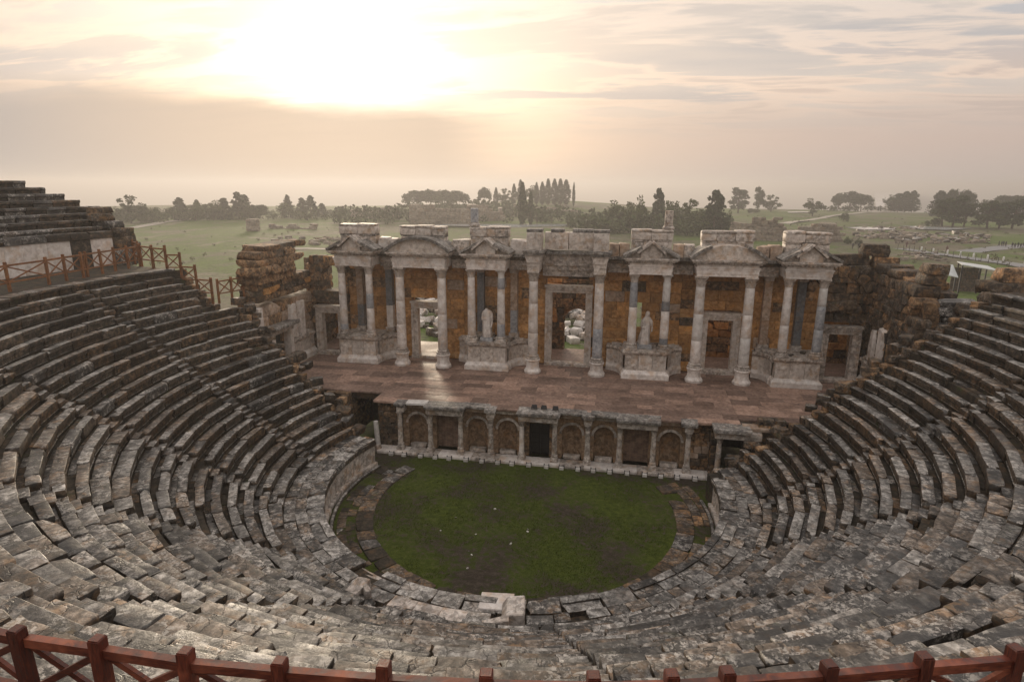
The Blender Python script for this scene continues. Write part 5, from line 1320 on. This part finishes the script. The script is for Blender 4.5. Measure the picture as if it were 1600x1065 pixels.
T = [
 ('bush', 188, 347, 318, 34, 'hazy bush at the far left, just right of the upper seats', G1), ('round', 206, 349, 309, 42, 'tall hazy tree, first on the left horizon', G1), ('bush', 232, 348, 318, 36, 'low hazy tree right of the first tall tree on the left', G1), ('palm', 247, 346, 321, 12, 'small hazy palm at the gap in the left tree line', G1),
 ('bush', 272, 345, 319, 30, 'hazy tree just right of the gap in the left tree line', G1), ('cone', 283, 344, 312, 24, 'pointed hazy conifer right of the gap in the left tree line', G1), ('round', 305, 345, 316, 36, 'rounded hazy tree in the middle of the left tree line', G1), ('cone', 310, 343, 315, 14, 'thin pointed hazy conifer in the middle of the left tree line', G1), ('round', 335, 344, 316, 36, 'broad hazy tree left of the tall twin-topped conifer', G1), ('cone', 352, 344, 313, 22, 'narrow hazy conifer left of the tall twin-topped conifer', G1), ('cone', 374, 343, 304, 26, 'tallest conifer in the left tree line', G1), ('cone', 384, 343, 308, 24, 'second top of the tallest conifer pair in the left tree line', G1),
 ('umbrella', 404, 344, 319, 30, 'round-topped hazy pine right of the tall left conifers', G1), ('round', 444, 341, 317, 34, 'rounded hazy tree with a pointed neighbour, left of the ruined bath', G1), ('cone', 451, 340, 308, 16, 'pointed hazy conifer rising over a rounded tree, left of the ruined bath', G1), ('cone', 473, 340, 312, 20, 'left of two pointed hazy conifers side by side', G1), ('cone', 487, 340, 309, 20, 'right of two pointed hazy conifers side by side', G1), ('cone', 504, 340, 320, 16, 'small hazy conifer right of the two pointed ones', G1), ('bush', 523, 338, 322, 20, 'small hazy bush before the ruined bath', G1),
 ('umbrella', 652, 326, 297, 36, 'leftmost of the flat-topped pines on the middle ridge', G2), ('umbrella', 672, 326, 299, 38, 'second of the flat-topped pines on the middle ridge', G2), ('umbrella', 694, 326, 299, 38, 'third of the flat-topped pines on the middle ridge', G2), ('umbrella', 714, 326, 300, 34, 'rightmost of the flat-topped pines on the middle ridge', G2),
 ('umbrella', 757, 322, 295, 18, 'single round pine between the flat-topped pines and the cypresses', G2), ('cypress', 775, 322, 296, 8, 'slim cypress beside the single round pine', G2), ('round', 789, 322, 297, 24, 'rounded tree at the foot of the cypress row', G2),
 ('cypress', 803, 322, 291, 9, 'first short cypress of the ridge row', G2), ('cypress', 813, 320, 285, 11, 'second cypress of the ridge row', G2), ('round', 829, 321, 293, 22, 'rounded tree within the cypress row', G2), ('cypress', 838, 320, 289, 9, 'cypress right of the rounded tree in the row', G2), ('cypress', 847, 320, 288, 11, 'fourth cypress of the ridge row', G2), ('cypress', 856, 320, 284, 12, 'tallest cypress of the ridge row', G2), ('cypress', 866, 320, 284, 12, 'cypress just right of the tallest of the row', G2), ('cypress', 875, 320, 284, 13, 'third last cypress of the ridge row', G2), ('cypress', 884, 320, 285, 14, 'second last, broadest cypress of the ridge row', G2), ('cypress', 896, 322, 289, 5, 'needle-thin cypress ending the ridge row', G2),
 ('cypress', 816, 352, 292, 15, 'big near cypress in front of the ridge row', G2), ('cypress', 829, 352, 304, 10, 'smaller near cypress right of the big one', G2), ('palm', 839, 352, 322, 18, 'hazy palm right of the near cypresses', G2), ('palm', 861, 352, 332, 18, 'small hazy palm before the white pool', G2), ('palm', 886, 352, 329, 20, 'hazy palm left of the green bushes', G2), ('bush', 902, 354, 326, 34, 'hazy bush beside the palm at the centre', G2), ('palm', 698, 350, 334, 26, 'hazy palm behind the curved pediment', G2), ('bush', 735, 349, 330, 22, 'hazy bush behind the left stump', G2),
 ('bush', 938, 364, 330, 58, 'broad green bush above the central parapet', G2), ('round', 962, 362, 318, 36, 'green tree right of the central parapet', G2), ('round', 993, 364, 312, 34, 'green tree with a flat top left of the conifers', G2), ('bush', 1015, 364, 322, 54, 'dense green bush left of the right stump', G2), ('cone', 1027, 362, 301, 26, 'tall pointed conifer left of the right stump', G2), ('round', 1052, 364, 314, 40, 'green tree behind the right stump', G2), ('round', 1080, 364, 316, 40, 'green tree right of the stump', G2), ('bush', 1075, 368, 326, 64, 'wide green bush right of the stump', G2), ('cone', 1115, 368, 304, 40, 'big dark conifer at the right end of the green grove', G2), ('bush', 1134, 362, 322, 24, 'small green bush right of the big dark conifer', G2),
 ('pine', 1153, 333, 297, 28, 'loose-branched pine standing alone right of the grove', G3), ('pine', 1184, 331, 296, 17, 'slim pine beside the loose-branched one', G3), ('round', 1204, 331, 307, 30, 'rounded tree right of the slim pine', G3), ('bush', 1178, 333, 322, 18, 'low bush under the slim pine', G3), ('round', 1269, 338, 313, 30, 'lone rounded tree left of the plain\'s pine grove', G3),
 ('umbrella', 1309, 329, 305, 20, 'leftmost umbrella pine of the distant grove', G3), ('umbrella', 1327, 329, 301, 32, 'broad umbrella pine of the distant grove', G3), ('umbrella', 1345, 329, 303, 26, 'third umbrella pine of the distant grove', G3), ('umbrella', 1360, 328, 304, 18, 'fourth umbrella pine of the distant grove', G3), ('umbrella', 1380, 328, 297, 16, 'tallest umbrella pine of the distant grove', G3), ('round', 1392, 330, 307, 24, 'rounded tree left of the distant dark conifers', G3), ('cone', 1402, 330, 305, 24, 'left one of the distant dark conifers', G3), ('cone', 1413, 330, 302, 20, 'middle one of the distant dark conifers', G3), ('cone', 1424, 330, 301, 20, 'right one of the distant dark conifers', G3), ('bush', 1318, 346, 324, 14, 'tiny bush below the distant grove', G3),
 ('cone', 1465, 338, 302, 26, 'pointed conifer at the left of the right-hand pines', G3), ('umbrella', 1483, 338, 299, 28, 'umbrella pine behind the near right pines', G3), ('umbrella', 1504, 338, 300, 26, 'second umbrella pine behind the near right pines', G3), ('umbrella', 1528, 330, 300, 24, 'umbrella pine on a bare trunk at the right', G3), ('palm', 1554, 332, 309, 9, 'small palm beside the bare-trunked pine', G3), ('round', 1543, 334, 312, 26, 'rounded tree below the small palm', G3), ('umbrella', 1572, 336, 304, 36, 'umbrella pine under the dark cypress at the right edge', G3), ('cypress', 1594, 334, 286, 11, 'dark cypress at the right edge of the picture', G3), ('umbrella', 1602, 338, 306, 34, 'umbrella pine cut by the right edge of the picture', G3),
 ('pine', 1472, 354, 314, 34, 'near pine, leftmost of the clump in the steam', G3), ('pine', 1488, 355, 310, 38, 'near pine, second of the clump in the steam', G3), ('pine', 1505, 354, 319, 32, 'near pine, third of the clump in the steam', G3), ('bush', 1456, 353, 338, 20, 'low bush left of the near pines', G3),
 ('pine', 1542, 358, 318, 38, 'near pine left in the clump at the right edge', G3), ('pine', 1560, 358, 321, 34, 'near pine in the middle of the clump at the right edge', G3), ('pine', 1580, 358, 316, 40, 'near pine right in the clump at the right edge', G3), ('bush', 1502, 366, 358, 10, 'tiny green bush on the bank below the near pines', G3), ('bush', 1325, 382, 367, 14, 'grey-green shrub left of the rubble field', G3), ('bush', 1340, 382, 370, 12, 'second grey-green shrub left of the rubble field', G3),
]
for a in T: tree(*a)
# low scrub and far woodland that reads as one mass
def scrub(name, label, spans, mat, n, hm):
    mb = MB(); r = random.Random(len(label))
    for _ in range(n):
        x0, x1, y0, y1 = r.choice(spans); p = at(r.uniform(x0, x1), r.uniform(y0, y1)); h = hm*r.uniform(.4, 1.25)
        for _k in range(46):
            d = Vector((r.gauss(0,1), r.gauss(0,1), r.gauss(0,1))).normalized()*(r.random()**.4); q = p+Vector((d.x*h*.7, d.y*h*.7, h*.5+d.z*h*.5)); s = r.uniform(.25, .5)*h*.22
            a = Vector((r.gauss(0,1), r.gauss(0,1), r.gauss(0,1))).normalized(); b = a.orthogonal().normalized()*s; c = a.cross(b)
            mb.add([q-b-c, q+b-c, q+b+c, q-b+c], [(0,1,2,3)])
    return tag(mb.build(name, mat), label, 'woodland', kind='stuff')
scrub('far_woodland', 'hazy low woodland filling the left tree line', [(185, 262, 341, 348), (265, 530, 338, 345)], MT['broad'], 130, 4.5)
scrub('far_scrub', 'dense green scrub filling the grove behind the facade', [(900, 1135, 350, 366), (530, 900, 336, 351), (640, 800, 330, 340)], MT['broad'], 300, 6.5)
scrub('far_hedge', 'dark scrub under the distant pines on the right', [(1290, 1430, 327, 331), (1450, 1610, 330, 340)], MT['pine'], 80, 4.5)

scrub('meadow_scrub', 'low dry scrub scattered over the meadow on both sides', [(190, 400, 350, 425), (400, 560, 350, 380), (1310, 1600, 340, 372), (1380, 1600, 385, 425), (1130, 1320, 336, 356)], MT['scrub'], 170, .8)
# ruins out in the plain
def far_ruin(px, base, wpx, hpx, label, cells, lmin, lmax, mat, prof, depth=4, cat='ruin', thick=2.0):
    p = at(px, base); D = dist(p); W = wpx/FPX*D; Hh = hpx/FPX*D
    root = empty('ruined_building', p, label, cat); d = Vector((cR.x, cR.y, 0)).normalized(); rz = math.atan2(d.y, d.x)
    nrm = Vector((-d.y, d.x, 0)); n = 0
    for row in range(cells):
        z = Hh*row/cells; x = -W/2
        while x < W/2:
            l = rng.uniform(lmin, lmax)
            if z+Hh/cells*.5 < Hh*prof((x+l/2)/W+.5) and n < 290:
                c = p + d*(x+l/2) + nrm*(thick/2+rng.gauss(0, .12)); c.z = p.z + z - .3
                block('stone', 'ruin', mat, c, (l*1.02, thick, Hh/cells*1.04), rz, root, tilt=.008); n += 1
            x += l
    # return walls behind
    for s in (-1, 1):
        for row in range(cells):
            if prof(.5+.5*s*.96) > (row+.4)/cells:
                c = p + d*(s*(W/2-1)) + nrm*(depth/2+thick); c.z = p.z + Hh*row/cells - .3
                block('stone', 'ruin', mat, c, (2, depth, Hh/cells*1.04), rz, root, tilt=.01)
MT['far_stone'] = stone('distant_ruin_stone', (.10, .085, .068), (.24, .20, .16), (.36, .31, .25), oc=.3, scale=.25, rough=.9, rnd=.2, bump=.4)
far_ruin(1232, 377, 152, 38, 'long ruined wall of pale stone blocks behind the right half of the facade', 8, 1.4, 3.0, 'far_stone', lambda t: (.62+.12*math.sin(t*9) if t > .46 else (.98 if .12 < t < .38 else .72))+.06*math.sin(t*40), 9)
far_ruin(392, 362, 14, 20, 'small square ruined tower in the left meadow', 7, 1.0, 2.0, 'far_stone', lambda t: .95+.1*math.sin(t*9), 3)
far_ruin(455, 358, 70, 9, 'low ruined wall in the left meadow', 3, 1.4, 3.0, 'far_stone', lambda t: .6+.4*math.sin(t*14), 3)
far_ruin(580, 340, 74, 20, 'hazy ruined bath building left of the flat-topped pines', 5, 2.5, 5.0, 'far_stone', lambda t: .85 if t > .35 else .6, 14)
far_ruin(688, 352, 96, 32, 'large hazy ruin under the flat-topped pines', 6, 2.5, 5.0, 'far_stone', lambda t: .9+.1*math.sin(t*7), 16)
far_ruin(760, 346, 48, 26, 'hazy ruined hall between the pines and the cypress row', 5, 2.5, 4.0, 'far_stone', lambda t: .95 if t < .6 else .7, 14)
far_ruin(850, 336, 96, 17, 'hazy terrace wall under the cypress row', 4, 2.5, 5.0, 'far_stone', lambda t: .9-.4*t, 10)
def stones(name, px0, px1, py0, py1, n, smin, smax, label, mats, cat='rubble'):
    p0 = at((px0+px1)/2, (py0+py1)/2); root = empty(name, p0, label, cat)
    for _ in range(n):
        p = at(rng.uniform(px0, px1), rng.uniform(py0, py1)); s = rng.uniform(smin, smax)
        block('stone', 'ruin', pick(*mats), p - Vector((0,0,s*.1)), (s*rng.uniform(1, 1.8), s, s*rng.uniform(.4, .8)), rng.uniform(0, 3), root, tilt=.12)
stones('rubble_field', 1400, 1545, 366, 381, 150, .6, 1.8, 'pale rubble and low walls scattered before the road at the right', [('far_stone', 3), ('seat_pale', 2)])
stones('rubble_field', 1330, 1440, 355, 374, 110, .6, 1.6, 'grey rubble beside the bright pool at the right', [('far_stone', 3), ('seat', 1)])
stones('rubble_field', 1410, 1480, 393, 408, 40, .5, 1.2, 'stone blocks lying beside the road behind the right wing', [('far_stone', 3), ('seat_pale', 1)])
stones('rubble_field', 430, 560, 372, 384, 60, .6, 1.6, 'faint rubble in the left meadow', [('far_stone', 1)])
root = empty('rubble_field', (0, 26, 0), 'heap of white broken blocks seen through the central doorways', 'rubble')
for k in range(110):
    x = rng.uniform(-24, 16); y = rng.uniform(15, 44); s = rng.uniform(.35, 1.2)
    if -4 < x < 3 and y < 22: continue
    block('stone', 'ruin', pick(('seat_pale', 3), ('pale_patch', 1), ('far_stone', 2)), (x, y, ground_h(x, y)-.1+max(0, (y-22)*.07)), (s*1.5, s, s*.75), rng.uniform(0, 3), root, tilt=.2)
for cx0, sl, n in ((-1.0, -.083, 85), (-16.6, -.32, 85)):
    for k in range(n):
        y = rng.uniform(24 if n else 20, 44); x = cx0 + sl*(y-20) + rng.uniform(-3.2, 3.2); s = rng.uniform(.4, 1.1)
        block('stone', 'ruin', pick(('seat_pale', 2), ('pale_patch', 3), ('marble_dirty', 2)), (x, y, ground_h(x, y)-.1+max(0, (y-25)*.10)+rng.uniform(0,.3)), (s*1.5, s, s*.7), rng.uniform(0, 3), root, tilt=.25)
# flat things on the ground: road, paths, bright pools
def ribbon(name, mat, pix, w, lift, label=None):
    P = [at(*q) for q in pix]; mb = MB(); Q = []
    for a, b in zip(P[:-1], P[1:]):
        for k in range(10): Q.append(a+(b-a)*k/10)
    Q.append(P[-1]); vs = []
    for i, p in enumerate(Q):
        d = (Q[min(i+1, len(Q)-1)]-Q[max(0, i-1)]); n = Vector((-d.y, d.x, 0)).normalized()*w/2
        for s in (-1, -.33, .33, 1): q = p+n*s; vs.append((q.x, q.y, max(ground_h(q.x, q.y), ground_h(p.x, p.y)-.2)+lift))
    mb.add(vs, [(4*i+j, 4*i+j+1, 4*i+j+5, 4*i+j+4) for i in range(len(Q)-1) for j in range(3)])
    o = mb.build(name, mat, smooth=True); tag(o, label, kind='structure'); return Q
MT['road'] = stone('pale_asphalt', (.13,.13,.135), (.19,.19,.195), (.25,.25,.25), oc=.0, scale=.3, rough=.7, bump=.1, rnd=0)
MT['track'] = stone('pale_earth_track', (.26,.23,.19), (.36,.32,.27), (.46,.42,.36), oc=.0, scale=.3, rough=.9, bump=.1, rnd=0)
road = ribbon('road', MT['road'], [(1405,389),(1450,395),(1500,402),(1560,410),(1640,424)], 5.5, .18)
ribbon('road', MT['road'], [(1500,396),(1545,390),(1580,386),(1640,384)], 6.0, .19)
ribbon('path', MT['track'], [(1225,350),(1290,340),(1350,332),(1400,329)], 5, .22)
ribbon('path', MT['track'], [(205,357),(260,347),(300,341)], 5, .22)
ribbon('path', MT['track'], [(430,391),(480,389),(560,391)], 2.5, .2)
def water_mat():
    m, nt, b = mat_base('still_pool_water'); t = NT(nt); b.inputs['Base Color'].default_value = (.55, .58, .58, 1); b.inputs['Roughness'].default_value = .06
    b.inputs['IOR'].default_value = 1.33; t.bump(b, t.noise(t.pos(False), .8, 3), .05, .02); return m
MT['water'] = water_mat()
for i, pix in enumerate((((1320,356.5),(1345,355.6),(1400,357.5),(1396,361),(1350,360)), ((1405,353.5),(1435,354),(1475,356),(1520,358),(1480,362),(1440,360.5)), ((655,357),(700,355.5),(790,356),(880,354.5),(905,352),(860,351),(760,352),(690,353)), ((268,338.5),(300,337.5),(345,338),(340,340.5),(285,342)), ((1230,331.5),(1265,331.2),(1262,333),(1232,333.2)), ((1360,327),(1420,325.5),(1425,328),(1370,329)))):
    P = [at(*q) for q in pix]; z = max(p.z for p in P)+.25; mb = MB(); mb.add([(p.x, p.y, z) for p in P], [tuple(range(len(P)))])
    tag(mb.build('pool', MT['water']), kind='structure')
# wire fence posts and white bollards by the road
k = 0
for i in range(4, 36, 2):
    p = road[i]; d = (road[i+1]-road[i-1]).normalized(); n = Vector((d.y, -d.x, 0)); q = p+n*4.2; q.z = ground_h(q.x, q.y)
    mb = MB(); mb.box(-.05,.05,-.05,.05,-.2,1.7)
    tag(mb.build('fence_post', MT['metal_dark'], loc=q), '%s thin dark wire fence post from the left along the road' % ORD[(i-4)//2], 'post', 'wire fence posts along the road')
    if i % 4 == 0:
        q = p-n*3.6; q.z = ground_h(q.x, q.y); mb = MB(); mb.lathe([(.2,-.1),(.2,1.0),(.16,1.15),(.02,1.2)], 10)
        tag(mb.build('bollard', MT['white'], loc=q), '%s white bollard from the left along the far side of the road' % ORD[(i-4)//4], 'bollard', 'white bollards along the road')
# shelter with a pale sheet roof
sp = Vector((56.4, 75, 0))
root = empty('shelter', sp, 'open shelter with a white folded sheet roof behind the right wing', 'shelter'); 
def sheet(name, vs, mat):
    mb = MB(); n = len(vs); up = Vector((0,0,.12)); mb.add([Vector(v) for v in vs]+[Vector(v)+up for v in vs], [tuple(reversed(range(n))), tuple(range(n,2*n))]+[(i,(i+1)%n,(i+1)%n+n,i+n) for i in range(n)])
    return mb.build(name, mat, root)
MT['sheet'] = plain('pale_sheet_metal', (.55,.57,.56), .45, 0, .08, 2)
sheet('roof_sheet', [(-.3,0,2.75),(3.9,0,1.8),(4.2,3.2,3.6),(.9,3.2,3.65)], MT['sheet']); sheet('roof_sheet', [(4.4,.5,3.95),(10.4,.5,3.0),(10.2,4.2,3.45),(5.2,4.2,4.1)], MT['sheet'])
for x, y, h in ((4.6,.8,3.85),(7.4,.8,3.4),(10.1,.8,3.0),(5.4,4,3.95),(8,4,3.7),(10,4,3.4),(.2,.3,2.7),(3.6,.3,1.9)):
    mb = MB(); mb.box(x-.1,x+.1,y-.1,y+.1,-1.2,h); mb.build('post', MT['metal_dark'], root)
mb = MB(); mb.box(4.4,9,3.5,3.7,-1,3.2); mb.build('back_wall', MT['rough_dark'], root)

# people walking on the road far off
def person_mesh(seed, step):
    bm = bmesh.new(); me = bpy.data.meshes.new('person')
    V = {}
    def v(n, x, y, z): V[n] = bm.verts.new((x, y, z)); return V[n]
    v('pel',0,0,.95); v('chest',0,.02,1.28); v('neck',0,.01,1.48); v('hd',0,-.01,1.60); v('crown',0,0,1.74)
    for s, k in ((-1,'l'),(1,'r')):
        v('hip'+k, s*.10,0,.88); v('knee'+k, s*.11,-.10*s*step,.48); v('ank'+k, s*.11,-.16*s*step+.06,.08); v('toe'+k, s*.11,-.16*s*step-.12,.03)
        v('sh'+k, s*.19,0,1.42); v('el'+k, s*.25,.08*s*step,1.14); v('wr'+k, s*.24,.12*s*step-.08,.90); v('fin'+k, s*.24,.12*s*step-.11,.80)
    E = [('pel','chest'),('chest','neck'),('neck','hd'),('hd','crown')]
    for k in 'lr': E += [('pel','hip'+k),('hip'+k,'knee'+k),('knee'+k,'ank'+k),('ank'+k,'toe'+k),('chest','sh'+k),('sh'+k,'el'+k),('el'+k,'wr'+k),('wr'+k,'fin'+k)]
    for a, b in E: bm.edges.new((V[a], V[b]))
    rad = {'pel':.15,'chest':.17,'neck':.06,'hd':.10,'crown':.07,'hip':.10,'knee':.075,'ank':.05,'toe':.04,'sh':.075,'el':.055,'wr':.04,'fin':.03}
    names = list(V); bm.to_mesh(me); bm.free()
    o = bpy.data.objects.new('person_tmp', me); col.objects.link(o)
    m_ = o.modifiers.new('skin', 'SKIN')
    for i, n in enumerate(names):
        q = rad[n] if n in rad else rad[n[:-1]]; me.skin_vertices[0].data[i].radius = (q, q*.85)
    me.skin_vertices[0].data[0].use_root = True
    s_ = o.modifiers.new('sub', 'SUBSURF'); s_.levels = 1; s_.render_levels = 1
    dg = bpy.context.evaluated_depsgraph_get(); dg.update(); out = bpy.data.meshes.new_from_object(o.evaluated_get(dg)); bpy.data.objects.remove(o)
    out.shade_smooth(); return out
PM = [person_mesh(1, 1), person_mesh(2, .3)]
MT['dark_cloth'] = plain('dark_clothing', (.022, .022, .028), .85); MT['red_cloth'] = plain('maroon_clothing', (.10, .03, .03), .85)
for pm in PM: pm.materials.append(MT['dark_cloth'])
PM2 = PM[0].copy(); PM2.materials.clear(); PM2.materials.append(MT['red_cloth'])
folk = [(1332,389,0,'dark-clothed person walking on the grass, left of a pair behind the facade'), (1341,389,1,'dark-clothed person walking on the grass, right of a pair behind the facade'), (1479,394,2,'person in a maroon coat standing beside the road'), (1416,387,2,'person in a reddish coat among the rubble by the road')] + \
       [(x, 388+(k % 2), k % 2, 'dark-clothed person, %s from the left in the group walking at the right edge' % ORD[k]) for k, x in enumerate((1581,1585,1590,1594,1598))] + [(x, 386, k % 2, 'dark-clothed person, %s from the left in the group on the road bank' % ORD[k]) for k, x in enumerate((1560,1564,1567,1571))]
for px, py, k, lab in folk:
    p = at(px, py); o = bpy.data.objects.new('person', [PM[0], PM[1], PM2][k]); o.location = p; o.rotation_euler.z = rng.uniform(0, 6.28); o.scale = (1.05,)*3
    link(o); tag(o, lab, 'person', 'people walking by the road' if 'group' in lab else None)

# ------------------------------------------------------------------ haze over the plain
mb = MB(); mb.box(-42000, 42000, -42000, 42000, -165, 34)
hm = bpy.data.materials.new('evening_haze'); hm.use_nodes = True; nt = hm.node_tree; nt.nodes.clear()
o = nt.nodes.new('ShaderNodeOutputMaterial'); v = nt.nodes.new('ShaderNodeVolumePrincipled'); nt.links.new(v.outputs[0], o.inputs['Volume'])
v.inputs['Color'].default_value = (.66, .64, .635, 1); v.inputs['Density'].default_value = HAZE = .00075; v.inputs['Anisotropy'].default_value = .45
hz = tag(mb.build('haze', hm), 'thin warm evening haze lying over the plain', 'haze', kind='stuff')
